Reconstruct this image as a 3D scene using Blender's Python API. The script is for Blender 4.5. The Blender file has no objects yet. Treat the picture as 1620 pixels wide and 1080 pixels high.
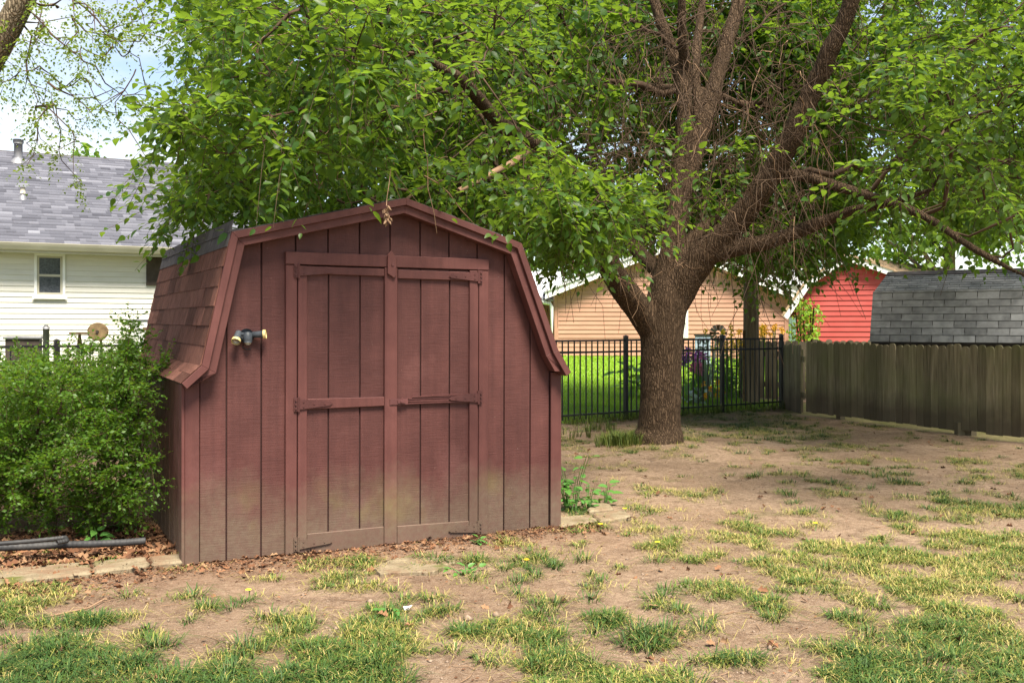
import bpy, math, random
import numpy as np
from mathutils import Matrix, Vector
random.seed(7); rng = np.random.default_rng(7)
SC = bpy.context.scene
COL = SC.collection
R = math.radians
# ------------------------------------------------------------------ camera, sky, sun, exposure
FPX, HOR, CAMH = 1575.0, 516.0, 1.3715          # 35 mm lens on a 1620 px wide frame, level camera
cam_d = bpy.data.cameras.new('camera'); cam = bpy.data.objects.new('camera', cam_d); COL.objects.link(cam)
cam.location = (0, 0, CAMH); cam.rotation_euler = (R(90), 0, 0)
cam_d.sensor_width = 36; cam_d.lens = 35; cam_d.shift_y = -24 / 1620
cam_d.clip_start = 0.05; cam_d.clip_end = 2000
SC.camera = cam
SUN_EL, SUN_AZ = 60, 155          # azimuth clockwise from +Y (camera looks along +Y): behind the camera, to the right
w = bpy.data.worlds.new('World'); SC.world = w; w.use_nodes = True
nt = w.node_tree; nt.nodes.clear()
out = nt.nodes.new('ShaderNodeOutputWorld'); bg = nt.nodes.new('ShaderNodeBackground')
sky = nt.nodes.new('ShaderNodeTexSky'); sky.sky_type = 'NISHITA'; sky.sun_disc = False
sky.sun_elevation = R(SUN_EL); sky.sun_rotation = R(SUN_AZ); sky.altitude = 100; sky.air_density = 1.0; sky.dust_density = 0.6
tc = nt.nodes.new('ShaderNodeTexCoord'); mp = nt.nodes.new('ShaderNodeMapping'); mp.inputs['Scale'].default_value = (1, 1, 2.6)
mp.inputs['Location'].default_value = (.35, .1, .2)
nz = nt.nodes.new('ShaderNodeTexNoise'); nz.inputs['Scale'].default_value = 3.2; nz.inputs['Detail'].default_value = 9; nz.inputs['Roughness'].default_value = .55
cr = nt.nodes.new('ShaderNodeValToRGB'); cr.color_ramp.elements[0].position = .47; cr.color_ramp.elements[1].position = .72
cr.color_ramp.elements[0].color = (.16, .16, .16, 1); cr.color_ramp.elements[1].color = (.95, .95, .95, 1)
mx = nt.nodes.new('ShaderNodeMixRGB'); mx.inputs['Color2'].default_value = (5.6, 5.45, 5.15, 1)
L_ = nt.links.new
L_(tc.outputs['Generated'], mp.inputs['Vector']); L_(mp.outputs['Vector'], nz.inputs['Vector']); L_(nz.outputs['Fac'], cr.inputs['Fac'])
L_(cr.outputs['Color'], mx.inputs['Fac']); L_(sky.outputs['Color'], mx.inputs['Color1']); L_(mx.outputs['Color'], bg.inputs['Color'])
bg.inputs['Strength'].default_value = 0.078; L_(bg.outputs['Background'], out.inputs['Surface'])
sd = bpy.data.lights.new('sun', 'SUN'); sd.energy = 4.2; sd.angle = R(20); sd.color = (1, .92, .79)
sun = bpy.data.objects.new('sun', sd); COL.objects.link(sun)
_sd = Vector((math.sin(R(SUN_AZ)) * math.cos(R(SUN_EL)), math.cos(R(SUN_AZ)) * math.cos(R(SUN_EL)), math.sin(R(SUN_EL))))
sun.rotation_euler = _sd.to_track_quat('Z', 'Y').to_euler(); sun.location = (0, 0, 30)
SC.view_settings.view_transform = 'Standard'; SC.view_settings.look = 'None'; SC.view_settings.gamma = 1
SC.view_settings.exposure = 1.6; SC.view_settings.use_curve_mapping = False
SC.render.engine = 'CYCLES'
SC.cycles.max_bounces = 8; SC.cycles.diffuse_bounces = 3; SC.cycles.glossy_bounces = 2; SC.cycles.transmission_bounces = 4; SC.cycles.transparent_max_bounces = 4
# ------------------------------------------------------------------ helpers
def at(px, py, Y):
    return np.array(((px - 810) / FPX * Y, Y, CAMH + (HOR - py) / FPX * Y))
def on_plane(px, py, p0, n):
    r = np.array(((px - 810) / FPX, 1, (HOR - py) / FPX)); c = np.array((0, 0, CAMH))
    t = np.dot(np.array(p0) - c, n) / np.dot(r, n); return c + t * r
def proj(p):
    p = np.asarray(p); return 810 + p[..., 0] / p[..., 1] * FPX, HOR - (p[..., 2] - CAMH) / p[..., 1] * FPX
_tab = np.random.default_rng(3).random((256, 256))
def vnoise(x, y):
    xi = np.floor(x).astype(int); yi = np.floor(y).astype(int); fx = x - xi; fy = y - yi
    fx = fx * fx * (3 - 2 * fx); fy = fy * fy * (3 - 2 * fy)
    a = _tab[xi & 255, yi & 255]; b = _tab[(xi + 1) & 255, yi & 255]; c = _tab[xi & 255, (yi + 1) & 255]; d = _tab[(xi + 1) & 255, (yi + 1) & 255]
    return (a * (1 - fx) + b * fx) * (1 - fy) + (c * (1 - fx) + d * fx) * fy
def fbm(x, y, s, o=3):
    v = 0; a = .5; t = 0
    for k in range(o):
        v = v + a * vnoise(x / s + 17.3 * k, y / s + 5.1 * k); t += a; a *= .5; s *= .5
    return v / t
def sstep(a, b, x):
    t = np.clip((x - a) / (b - a), 0, 1); return t * t * (3 - 2 * t)

class MB:
    """collects faces and links them as ONE mesh object"""
    def __init__(s): s.v = []; s.f = []
    def add(s, vs, fs):
        o = len(s.v); s.v += [tuple(map(float, p)) for p in vs]; s.f += [tuple(i + o for i in f) for f in fs]; return s
    def box(s, x0, x1, y0, y1, z0, z1):
        return s.add([(x0, y0, z0), (x1, y0, z0), (x1, y1, z0), (x0, y1, z0), (x0, y0, z1), (x1, y0, z1), (x1, y1, z1), (x0, y1, z1)],
                     [(0, 3, 2, 1), (4, 5, 6, 7), (0, 1, 5, 4), (1, 2, 6, 5), (2, 3, 7, 6), (3, 0, 4, 7)])
    def prism_y(s, poly, y0, y1):          # poly in x,z extruded along y
        n = len(poly); a = sum(poly[i][0] * poly[(i + 1) % n][1] - poly[(i + 1) % n][0] * poly[i][1] for i in range(n))
        if a < 0: poly = poly[::-1]
        return s.add([(x, y0, z) for x, z in poly] + [(x, y1, z) for x, z in poly],
                     [tuple(range(n)), tuple(range(2 * n - 1, n - 1, -1))] + [(i, i + n, (i + 1) % n + n, (i + 1) % n) for i in range(n)])
    def prism_x(s, poly, x0, x1):          # poly in y,z extruded along x
        n = len(poly); a = sum(poly[i][0] * poly[(i + 1) % n][1] - poly[(i + 1) % n][0] * poly[i][1] for i in range(n))
        if a < 0: poly = poly[::-1]
        return s.add([(x0, y, z) for y, z in poly] + [(x1, y, z) for y, z in poly],
                     [tuple(range(n - 1, -1, -1)), tuple(range(n, 2 * n))] + [(i, (i + 1) % n, (i + 1) % n + n, i + n) for i in range(n)])
    def prism_z(s, poly, z0, z1):
        n = len(poly); a = sum(poly[i][0] * poly[(i + 1) % n][1] - poly[(i + 1) % n][0] * poly[i][1] for i in range(n))
        if a < 0: poly = poly[::-1]
        return s.add([(x, y, z0) for x, y in poly] + [(x, y, z1) for x, y in poly],
                     [tuple(range(n - 1, -1, -1)), tuple(range(n, 2 * n))] + [(i, (i + 1) % n, (i + 1) % n + n, i + n) for i in range(n)])
    def tube(s, pts, rad, sides=8, cap=True):
        pts = np.asarray(pts, float); m = len(pts); rad = np.broadcast_to(np.asarray(rad, float), (m,))
        v, f = tube_arr(pts, rad, sides); s.add(v, f.tolist())
        if cap:
            o = len(s.v) - m * sides; s.f.append(tuple(o + k for k in range(sides))[::-1]); s.f.append(tuple(o + (m - 1) * sides + k for k in range(sides)))
        return s
    def build(s, name, mat, parent=None, smooth=False, bevel=0, M=None):
        me = bpy.data.meshes.new(name); me.from_pydata(s.v, [], s.f); me.update()
        return mk(name, me, mat, parent, smooth, bevel, M)
def tube_arr(pts, rad, sides):
    m = len(pts); t = np.gradient(pts, axis=0); t /= np.linalg.norm(t, axis=1)[:, None] + 1e-9
    up = np.array((0, 0, 1.)) if abs(t[:, 2]).mean() < .8 else np.array((1., 0, 0))
    a = np.cross(t, up); a /= np.linalg.norm(a, axis=1)[:, None] + 1e-9; b = np.cross(t, a)
    th = np.arange(sides) * 2 * math.pi / sides
    v = pts[:, None, :] + rad[:, None, None] * (np.cos(th)[None, :, None] * a[:, None, :] + np.sin(th)[None, :, None] * b[:, None, :])
    i = np.arange(m - 1)[:, None] * sides + np.arange(sides)[None, :]; j = np.arange(m - 1)[:, None] * sides + (np.arange(sides)[None, :] + 1) % sides
    f = np.stack([i, i + sides, j + sides, j], -1).reshape(-1, 4)
    return v.reshape(-1, 3), f
def mk(name, me, mat, parent=None, smooth=False, bevel=0, M=None):
    o = bpy.data.objects.new(name, me); COL.objects.link(o)
    if mat is not None and len(me.materials) == 0: me.materials.append(mat)
    if smooth: me.polygons.foreach_set('use_smooth', np.ones(len(me.polygons), bool))
    if parent is not None: o.parent = parent
    if M is not None: o.matrix_local = M
    if bevel:
        b = o.modifiers.new('bevel', 'BEVEL'); b.width = bevel; b.segments = 1; b.limit_method = 'ANGLE'
    return o
def np_mesh(name, V, F, attrs=None, smooth=False):
    me = bpy.data.meshes.new(name); F = np.asarray(F); k = F.shape[1]
    me.vertices.add(len(V)); me.vertices.foreach_set('co', np.ascontiguousarray(V, dtype=np.float32).ravel())
    me.loops.add(F.size); me.loops.foreach_set('vertex_index', F.astype(np.int32).ravel())
    me.polygons.add(len(F)); me.polygons.foreach_set('loop_start', np.arange(0, F.size, k, dtype=np.int32))
    try: me.polygons.foreach_set('loop_total', np.full(len(F), k, np.int32))
    except Exception: pass
    if smooth: me.polygons.foreach_set('use_smooth', np.ones(len(F), bool))
    for n, a in (attrs or {}).items():
        at_ = me.attributes.new(n, 'FLOAT', 'POINT'); at_.data.foreach_set('value', np.asarray(a, np.float32))
    me.update(calc_edges=True); me.validate(); return me
def tag(o, label=None, cat=None, group=None, kind=None):
    if label: o['label'] = label
    if cat: o['category'] = cat
    if group: o['group'] = group
    if kind: o['kind'] = kind
    return o
def empty(name, loc=(0, 0, 0), rz=0, rx=0):
    o = bpy.data.objects.new(name, None); COL.objects.link(o); o.location = loc; o.rotation_euler = (rx, 0, rz); o.empty_display_size = .1; return o
def inst(name, me, parent, M):
    o = bpy.data.objects.new(name, me); COL.objects.link(o)
    if parent is not None: o.parent = parent
    o.matrix_local = M; return o
def mat_axes(p, x, y, z):
    return Matrix(((x[0], y[0], z[0], p[0]), (x[1], y[1], z[1], p[1]), (x[2], y[2], z[2], p[2]), (0, 0, 0, 1)))
# ------------------------------------------------------------------ materials
def newmat(name):
    m = bpy.data.materials.new(name); m.use_nodes = True; n = m.node_tree; n.nodes.clear()
    o = n.nodes.new('ShaderNodeOutputMaterial'); return m, n, o
def N(n, typ, **kw):
    x = n.nodes.new(typ)
    for k, v in kw.items():
        if k in x.inputs: x.inputs[k].default_value = v
        else: setattr(x, k, v)
    return x
def vec_world(n, stretch=(1, 1, 1), rand=5.0):
    g = N(n, 'ShaderNodeNewGeometry'); oi = N(n, 'ShaderNodeObjectInfo'); m = N(n, 'ShaderNodeVectorMath', operation='MULTIPLY'); m.inputs[1].default_value = stretch
    n.links.new(g.outputs['Position'], m.inputs[0]); s = N(n, 'ShaderNodeMath', operation='MULTIPLY'); s.inputs[1].default_value = rand
    n.links.new(oi.outputs['Random'], s.inputs[0]); a = N(n, 'ShaderNodeVectorMath', operation='ADD')
    n.links.new(m.outputs[0], a.inputs[0]); n.links.new(s.outputs[0], a.inputs[1]); return a.outputs[0], g, oi
def mixc(n, f, a, b):
    x = n.nodes.new('ShaderNodeMixRGB')
    for s, v in (('Fac', f), ('Color1', a), ('Color2', b)):
        if isinstance(v, (tuple, list)): x.inputs[s].default_value = (*v[:3], 1)
        elif isinstance(v, (int, float)): x.inputs[s].default_value = v
        else: n.links.new(v, x.inputs[s])
    return x.outputs[0]
def noise(n, vec, scale, detail=4, rough=.55, lo=.3, hi=.7):
    t = N(n, 'ShaderNodeTexNoise', Scale=scale, Detail=detail, Roughness=rough); n.links.new(vec, t.inputs['Vector'])
    r = N(n, 'ShaderNodeMapRange'); r.inputs[1].default_value = lo; r.inputs[2].default_value = hi; n.links.new(t.outputs['Fac'], r.inputs[0]); return r.outputs[0]
def maprange(n, src, a, b, c=0., d=1.):
    r = N(n, 'ShaderNodeMapRange'); r.inputs[1].default_value = a; r.inputs[2].default_value = b; r.inputs[3].default_value = c; r.inputs[4].default_value = d
    n.links.new(src, r.inputs[0]); return r.outputs[0]
def mth(n, op, a, b=None):
    x = N(n, 'ShaderNodeMath', operation=op)
    for i, v in enumerate((a, b)):
        if v is None: continue
        if isinstance(v, (int, float)): x.inputs[i].default_value = v
        else: n.links.new(v, x.inputs[i])
    return x.outputs[0]
def surf(name, dark, light, scale=6, stretch=(1, 1, 1), rough=.8, bump=.3, bscale=40, rnd=.25, spec=.3, metal=0, dist=.004, detail=5):
    """two-tone surface: noise between dark and light, a tint per object, fine bump"""
    m, n, o = newmat(name); v, g, oi = vec_world(n, stretch)
    c = mixc(n, noise(n, v, scale, detail), dark, light)
    f = maprange(n, oi.outputs['Random'], 0, 1, 1 - rnd, 1 + rnd)
    hsv = N(n, 'ShaderNodeHueSaturation'); n.links.new(c, hsv.inputs['Color']); n.links.new(f, hsv.inputs['Value'])
    b = N(n, 'ShaderNodeBsdfPrincipled', Roughness=rough, Metallic=metal); b.inputs['Specular IOR Level'].default_value = spec
    n.links.new(hsv.outputs[0], b.inputs['Base Color'])
    if bump:
        t = N(n, 'ShaderNodeTexNoise', Scale=bscale, Detail=6); n.links.new(v, t.inputs['Vector'])
        bp = N(n, 'ShaderNodeBump', Strength=bump, Distance=dist); n.links.new(t.outputs['Fac'], bp.inputs['Height']); n.links.new(bp.outputs[0], b.inputs['Normal'])
    n.links.new(b.outputs[0], o.inputs['Surface']); return m
def leafmat(name, cols, trans=.4, rough=.42, spec=.35, tcol=None):
    """leaf: colour picked by the rnd attribute (or object random), with light passing through"""
    m, n, o = newmat(name); a = N(n, 'ShaderNodeAttribute', attribute_name='rnd'); oi = N(n, 'ShaderNodeObjectInfo')
    f = mth(n, 'FRACT', mth(n, 'ADD', a.outputs['Fac'], oi.outputs['Random']))
    r = N(n, 'ShaderNodeValToRGB'); els = r.color_ramp.elements
    for i, c in enumerate(cols):
        e = els[i] if i < 2 else els.new(0)
        e.position = i / max(1, len(cols) - 1) if i != 1 or len(cols) == 2 else 1 / (len(cols) - 1); e.color = (*c, 1)
    n.links.new(f, r.inputs[0])
    b = N(n, 'ShaderNodeBsdfPrincipled', Roughness=rough); b.inputs['Specular IOR Level'].default_value = spec; n.links.new(r.outputs[0], b.inputs['Base Color'])
    t = N(n, 'ShaderNodeBsdfTranslucent'); g = mixc(n, .55, r.outputs[0], tcol or (.35, .55, .03)); n.links.new(g, t.inputs['Color'])
    ms = N(n, 'ShaderNodeMixShader', Fac=trans); n.links.new(b.outputs[0], ms.inputs[1]); n.links.new(t.outputs[0], ms.inputs[2]); n.links.new(ms.outputs[0], o.inputs['Surface']); return m
def paint_mat(name, dark, light, saw):
    """old maroon paint: rough-sawn relief, grime and algae splashed up from the soil"""
    m, n, o = newmat(name); v, g, oi = vec_world(n, (1, 1, 1), 3.0)
    w0, _, _ = vec_world(n, (1, 1, 1), 0.0)
    c = mixc(n, noise(n, v, 5, 6, .6), dark, light)
    fv, _, _ = vec_world(n, (9, 9, 170), 3.0); saw_n = N(n, 'ShaderNodeTexNoise', Scale=1.0, Detail=3); n.links.new(fv, saw_n.inputs['Vector'])
    fine, _, _ = vec_world(n, (1, 1, .25), 3.0); fn = N(n, 'ShaderNodeTexNoise', Scale=150, Detail=3); n.links.new(fine, fn.inputs['Vector'])
    if saw: c = mixc(n, maprange(n, saw_n.outputs['Fac'], .5, .72, 0, .22), c, tuple(x * .55 for x in dark))
    dv, _, _ = vec_world(n, (26, 26, .9), 3.0); c = mixc(n, maprange(n, noise(n, dv, 1.0, 5, .6, .4, .75), 0, 1, 0, .45), c, tuple(x * .6 for x in dark))
    # faded bloom and scuffs
    c = mixc(n, noise(n, w0, 1.6, 6, .65, .55, .8), c, tuple(min(1, x * 1.25 + .012) for x in light))
    sz = N(n, 'ShaderNodeSeparateXYZ'); n.links.new(g.outputs['Position'], sz.inputs[0])
    wob = noise(n, w0, 2.6, 8, .72, .25, .75); hz = mth(n, 'SUBTRACT', sz.outputs['Z'], mth(n, 'MULTIPLY', wob, .34))
    gr = maprange(n, hz, .32, .0, 0, .92); speck = noise(n, w0, 26, 5, .7, .35, .75)
    c = mixc(n, mth(n, 'MULTIPLY', gr, maprange(n, speck, 0, 1, .55, 1.0)), c, (.130, .096, .066))
    alg = mth(n, 'MULTIPLY', noise(n, w0, 2.9, 4, .5, .55, .72), maprange(n, mth(n, 'ABSOLUTE', mth(n, 'SUBTRACT', sz.outputs['Z'], .25)), .22, .02, 0, .42))
    c = mixc(n, alg, c, (.17, .15, .05))
    sp = N(n, 'ShaderNodeTexVoronoi', Scale=34); n.links.new(w0, sp.inputs['Vector'])
    c = mixc(n, mth(n, 'MULTIPLY', maprange(n, sp.outputs['Distance'], .11, .06, 0, .5), noise(n, w0, 7, 3, .5, .6, .7)), c, (.34, .25, .21))
    f = maprange(n, oi.outputs['Random'], 0, 1, .92, 1.08); hsv = N(n, 'ShaderNodeHueSaturation'); n.links.new(c, hsv.inputs['Color']); n.links.new(f, hsv.inputs['Value'])
    b = N(n, 'ShaderNodeBsdfPrincipled', Roughness=.62); b.inputs['Specular IOR Level'].default_value = .3; n.links.new(hsv.outputs[0], b.inputs['Base Color'])
    h = mth(n, 'ADD', mth(n, 'MULTIPLY', saw_n.outputs['Fac'], 1.0 if saw else .2), mth(n, 'MULTIPLY', fn.outputs['Fac'], .6))
    bp = N(n, 'ShaderNodeBump', Strength=.42 if saw else .25, Distance=.004); n.links.new(h, bp.inputs['Height']); n.links.new(bp.outputs[0], b.inputs['Normal'])
    n.links.new(b.outputs[0], o.inputs['Surface']); return m
def wood_fence_mat(name, dark, light, moss, soil):
    m, n, o = newmat(name); v, g, oi = vec_world(n, (26, 26, 1.6), 9.0); w0, _, _ = vec_world(n, (1, 1, 1), 0.0)
    c = mixc(n, noise(n, v, 1.2, 5, .6), dark, light)
    c = mixc(n, noise(n, w0, 1.3, 5, .6, .4, .7), c, moss)
    sz = N(n, 'ShaderNodeSeparateXYZ'); n.links.new(g.outputs['Position'], sz.inputs[0])
    hz = mth(n, 'SUBTRACT', sz.outputs['Z'], mth(n, 'MULTIPLY', noise(n, w0, 2.5, 4, .6, .2, .8), .35))
    c = mixc(n, maprange(n, hz, .32, .02, 0, .8), c, soil)
    f = maprange(n, oi.outputs['Random'], 0, 1, .72, 1.25); hsv = N(n, 'ShaderNodeHueSaturation'); n.links.new(c, hsv.inputs['Color']); n.links.new(f, hsv.inputs['Value'])
    b = N(n, 'ShaderNodeBsdfPrincipled', Roughness=.9); b.inputs['Specular IOR Level'].default_value = .15; n.links.new(hsv.outputs[0], b.inputs['Base Color'])
    t = N(n, 'ShaderNodeTexNoise', Scale=2.0, Detail=6); n.links.new(v, t.inputs['Vector'])
    bp = N(n, 'ShaderNodeBump', Strength=.6, Distance=.006); n.links.new(t.outputs['Fac'], bp.inputs['Height']); n.links.new(bp.outputs[0], b.inputs['Normal'])
    n.links.new(b.outputs[0], o.inputs['Surface']); return m
def bark_mat(name, dark, light, sc=1.0):
    m, n, o = newmat(name); v, g, oi = vec_world(n, (1, 1, .09), 0); w0, _, _ = vec_world(n, (1, 1, 1), 0)
    wv = N(n, 'ShaderNodeVectorMath', operation='MULTIPLY_ADD'); t0 = N(n, 'ShaderNodeTexNoise', Scale=6 * sc, Detail=3); n.links.new(w0, t0.inputs['Vector'])
    n.links.new(t0.outputs['Color'], wv.inputs[0]); wv.inputs[1].default_value = (.06, .06, .06); n.links.new(v, wv.inputs[2])
    vo = N(n, 'ShaderNodeTexVoronoi', Scale=38 * sc, feature='DISTANCE_TO_EDGE'); n.links.new(wv.outputs[0], vo.inputs['Vector'])
    fn = N(n, 'ShaderNodeTexNoise', Scale=70 * sc, Detail=6); n.links.new(v, fn.inputs['Vector'])
    h = mth(n, 'ADD', maprange(n, vo.outputs['Distance'], 0, .25), mth(n, 'MULTIPLY', fn.outputs['Fac'], .7))
    c = mixc(n, maprange(n, h, .25, 1.3), dark, light)
    c = mixc(n, noise(n, w0, 2.2, 5, .6, .5, .75), c, tuple(x * .62 for x in light))
    b = N(n, 'ShaderNodeBsdfPrincipled', Roughness=.95); b.inputs['Specular IOR Level'].default_value = .1; n.links.new(c, b.inputs['Base Color'])
    bp = N(n, 'ShaderNodeBump', Strength=.9, Distance=.011); n.links.new(h, bp.inputs['Height']); n.links.new(bp.outputs[0], b.inputs['Normal'])
    n.links.new(b.outputs[0], o.inputs['Surface']); return m
def attr_ramp_mat(name, cols, rough=.9, rnd=0, attr='rnd', spec=.2):
    m, n, o = newmat(name); a = N(n, 'ShaderNodeAttribute', attribute_name=attr); r = N(n, 'ShaderNodeValToRGB'); els = r.color_ramp.elements
    while len(els) < len(cols): els.new(.5)
    for i, c in enumerate(cols): els[i].position = i / (len(cols) - 1); els[i].color = (*c, 1)
    n.links.new(a.outputs['Fac'], r.inputs[0]); b = N(n, 'ShaderNodeBsdfPrincipled', Roughness=rough); b.inputs['Specular IOR Level'].default_value = spec
    w0, _, _ = vec_world(n, (1, 1, 1), 0); c = mixc(n, noise(n, w0, 60, 4, .6, .3, .8), r.outputs[0], mixc(n, .35, r.outputs[0], (.02, .018, .015)))
    n.links.new(c, b.inputs['Base Color']); n.links.new(b.outputs[0], o.inputs['Surface']); return m
MT = {}
MT['paint'] = paint_mat('maroon_siding_paint', (.066, .0215, .0185), (.099, .035, .030), True)
MT['trim'] = paint_mat('maroon_trim_paint', (.080, .0265, .023), (.112, .040, .0345), False)
MT['hingep'] = paint_mat('painted_iron', (.058, .019, .017), (.085, .029, .026), False)
MT['paintdark'] = surf('maroon_groove', (.03, .012, .011), (.045, .018, .016), rnd=0)
MT['shed_shingle'] = surf('old_red_shingle', (.065, .028, .020), (.155, .072, .054), 9, (6, 6, .6), .95, .5, 300, .38, .1)
MT['cap_shingle'] = surf('dark_shingle', (.045, .04, .042), (.085, .078, .078), 14, (1, 1, 1), .95, .5, 300, .2, .1)
MT['felt'] = surf('roofing_felt', (.02, .016, .014), (.04, .032, .03), rnd=0)
MT['iron'] = surf('black_powder_coat', (.012, .012, .013), (.02, .02, .022), rough=.45, bump=.05, rnd=.1, spec=.4)
MT['hinge'] = surf('painted_hinge', (.085, .032, .03), (.12, .045, .042), rough=.5, rnd=.1)
MT['pipe'] = surf('grey_metal_pipe', (.16, .16, .17), (.26, .26, .27), rough=.5, rnd=.1, metal=.4)
MT['white'] = surf('white_paint', (.68, .68, .66), (.8, .8, .78), rough=.5, bump=.05, rnd=.05)
MT['cream'] = surf('cream_vinyl_siding', (.58, .56, .50), (.65, .63, .57), 2, rough=.5, bump=.08, bscale=60, rnd=.05)
MT['gutter'] = surf('almond_gutter', (.42, .39, .31), (.5, .47, .38), 3, rough=.5, bump=.05, rnd=.02)
MT['glass'] = surf('dark_window_glass', (.03, .035, .045), (.09, .10, .12), 30, rough=.15, bump=.1, rnd=.1, spec=.6)
MT['tan'] = surf('tan_vinyl_siding', (.37, .20, .135), (.43, .235, .16), 2, rough=.55, bump=.08, rnd=.05)
MT['red'] = surf('red_vinyl_siding', (.37, .060, .052), (.44, .085, .074), 2, rough=.55, bump=.08, rnd=.05)
MT['greyshingle'] = surf('charcoal_three_tab', (.105, .107, .112), (.20, .203, .21), 7, (1, 1, 1), .9, .4, 200, .22, .2)
MT['tanroof'] = surf('tan_roof', (.28, .19, .12), (.40, .28, .18), 6, rough=.9, rnd=.1)
MT['lightroof'] = surf('pale_grey_roof', (.42, .42, .43), (.55, .55, .56), 6, rough=.9, rnd=.1)
MT['brick'] = surf('brown_brick', (.20, .10, .06), (.32, .17, .10), 8, rough=.9)
MT['picket'] = wood_fence_mat('weathered_picket', (.125, .102, .060), (.33, .275, .175), (.185, .180, .082), (.095, .072, .050))
MT['picketgrey'] = wood_fence_mat('grey_picket', (.17, .135, .095), (.32, .26, .19), (.2, .17, .11), (.1, .08, .06))
MT['pole'] = surf('utility_pole_wood', (.085, .065, .042), (.20, .155, .105), 2, (16, 16, .8), .95, .6, 8, 0, .1)
MT['bark'] = bark_mat('grey_brown_bark', (.028, .018, .011), (.118, .078, .049), 1.3)
MT['bark2'] = bark_mat('grey_bark', (.07, .055, .035), (.30, .24, .16))
MT['twig'] = surf('twig_bark', (.036, .021, .012), (.095, .058, .034), 6, rough=.9, bump=.2, rnd=0)
MT['paletwig'] = surf('dead_twig', (.20, .12, .07), (.33, .21, .125), 6, rough=.9, bump=.2, rnd=0)
MT['leaf'] = leafmat('broad_leaf', [(.022, .076, .010), (.052, .132, .015), (.030, .100, .018), (.086, .175, .020), (.040, .114, .013), (.070, .132, .020)], .5, tcol=(.33, .49, .03))
MT['leaf2'] = leafmat('fine_leaf', [(.09, .16, .015), (.15, .22, .02), (.12, .19, .02)], .45, tcol=(.5, .6, .05))
MT['bgleaf'] = leafmat('far_leaf', [(.08, .18, .02), (.15, .28, .03), (.11, .22, .025)], .45, tcol=(.5, .65, .06))
MT['bushleaf'] = leafmat('privet_leaf', [(.045, .105, .010), (.11, .195, .014), (.21, .29, .022), (.07, .15, .012)], .4, rough=.45, spec=.3)
MT['weed'] = leafmat('weed_leaf', [(.09, .22, .04), (.14, .3, .05), (.10, .25, .06)], .35)
MT['grass'] = attr_ramp_mat('yard_grass', [(.030, .074, .012), (.060, .115, .016), (.140, .175, .024), (.26, .245, .045), (.48, .37, .15)], .6, spec=.3)
MT['lawn'] = leafmat('lawn_grass', [(.12, .27, .012), (.19, .37, .02), (.26, .42, .03)], .35, tcol=(.45, .65, .02))
MT['litter'] = attr_ramp_mat('dead_leaves', [(.07, .032, .016), (.15, .066, .032), (.23, .11, .055), (.30, .185, .10)], .85)
MT['stone'] = surf('concrete_paver', (.12, .095, .058), (.27, .215, .14), 7, rough=.95, bump=.5, bscale=50, rnd=.12)
def stone_mat():
    m, n, o = newmat('weathered_concrete'); w0, g, oi = vec_world(n, (1, 1, 1), 0)
    c = mixc(n, noise(n, w0, 9, 6, .65), (.16, .125, .078), (.29, .235, .155)); c = mixc(n, noise(n, w0, 5, 7, .7, .48, .62), c, (.19, .125, .078)); c = mixc(n, noise(n, w0, 3.3, 5, .6, .6, .7), c, (.10, .105, .03))
    c = mixc(n, noise(n, w0, 70, 4, .6, .55, .75), c, (.08, .06, .04)); b = N(n, 'ShaderNodeBsdfPrincipled', Roughness=.95); n.links.new(c, b.inputs['Base Color']); b.inputs['Specular IOR Level'].default_value = .1
    t = N(n, 'ShaderNodeTexNoise', Scale=40, Detail=8, Roughness=.7); n.links.new(w0, t.inputs['Vector']); bp = N(n, 'ShaderNodeBump', Strength=.9, Distance=.01); n.links.new(t.outputs['Fac'], bp.inputs['Height']); n.links.new(bp.outputs[0], b.inputs['Normal'])
    n.links.new(b.outputs[0], o.inputs['Surface']); return m
MT['stone'] = stone_mat()
MT['hose'] = surf('black_drain_pipe', (.022, .022, .024), (.06, .058, .056), 8, rough=.6, bump=.3, rnd=.1)
MT['gold'] = surf('brass_rim', (.55, .42, .16), (.7, .56, .25), rough=.35, rnd=.05, spec=.5)
MT['lampbody'] = surf('slate_lamp_housing', (.035, .042, .05), (.075, .085, .10), rough=.5, rnd=.15)
MT['lens'] = surf('frosted_lamp_lens', (.30, .28, .22), (.42, .40, .33), rough=.3, rnd=.05)
MT['rust'] = surf('rusty_metal', (.09, .058, .03), (.21, .145, .07), 12, rough=.8)
MT['bluepanel'] = surf('blue_grey_painted_board', (.20, .27, .33), (.30, .37, .43), 8, rough=.7)
MT['blackwood'] = surf('dark_stained_wood', (.03, .022, .017), (.06, .045, .035), 8, rough=.7)
MT['silver'] = surf('galvanised_blade', (.35, .33, .31), (.5, .47, .44), 8, rough=.4, metal=.5)
MT['purple'] = surf('purple_flower', (.35, .10, .45), (.5, .2, .6), rnd=.2)
MT['pink'] = surf('pink_flower', (.7, .14, .38), (.85, .3, .5), rnd=.2)
MT['yellow'] = surf('yellow_flower', (.85, .55, .01), (.95, .75, .03), rnd=.2)
MT['orange'] = surf('orange_flower', (.8, .36, .02), (.9, .5, .05), rnd=.2)
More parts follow.
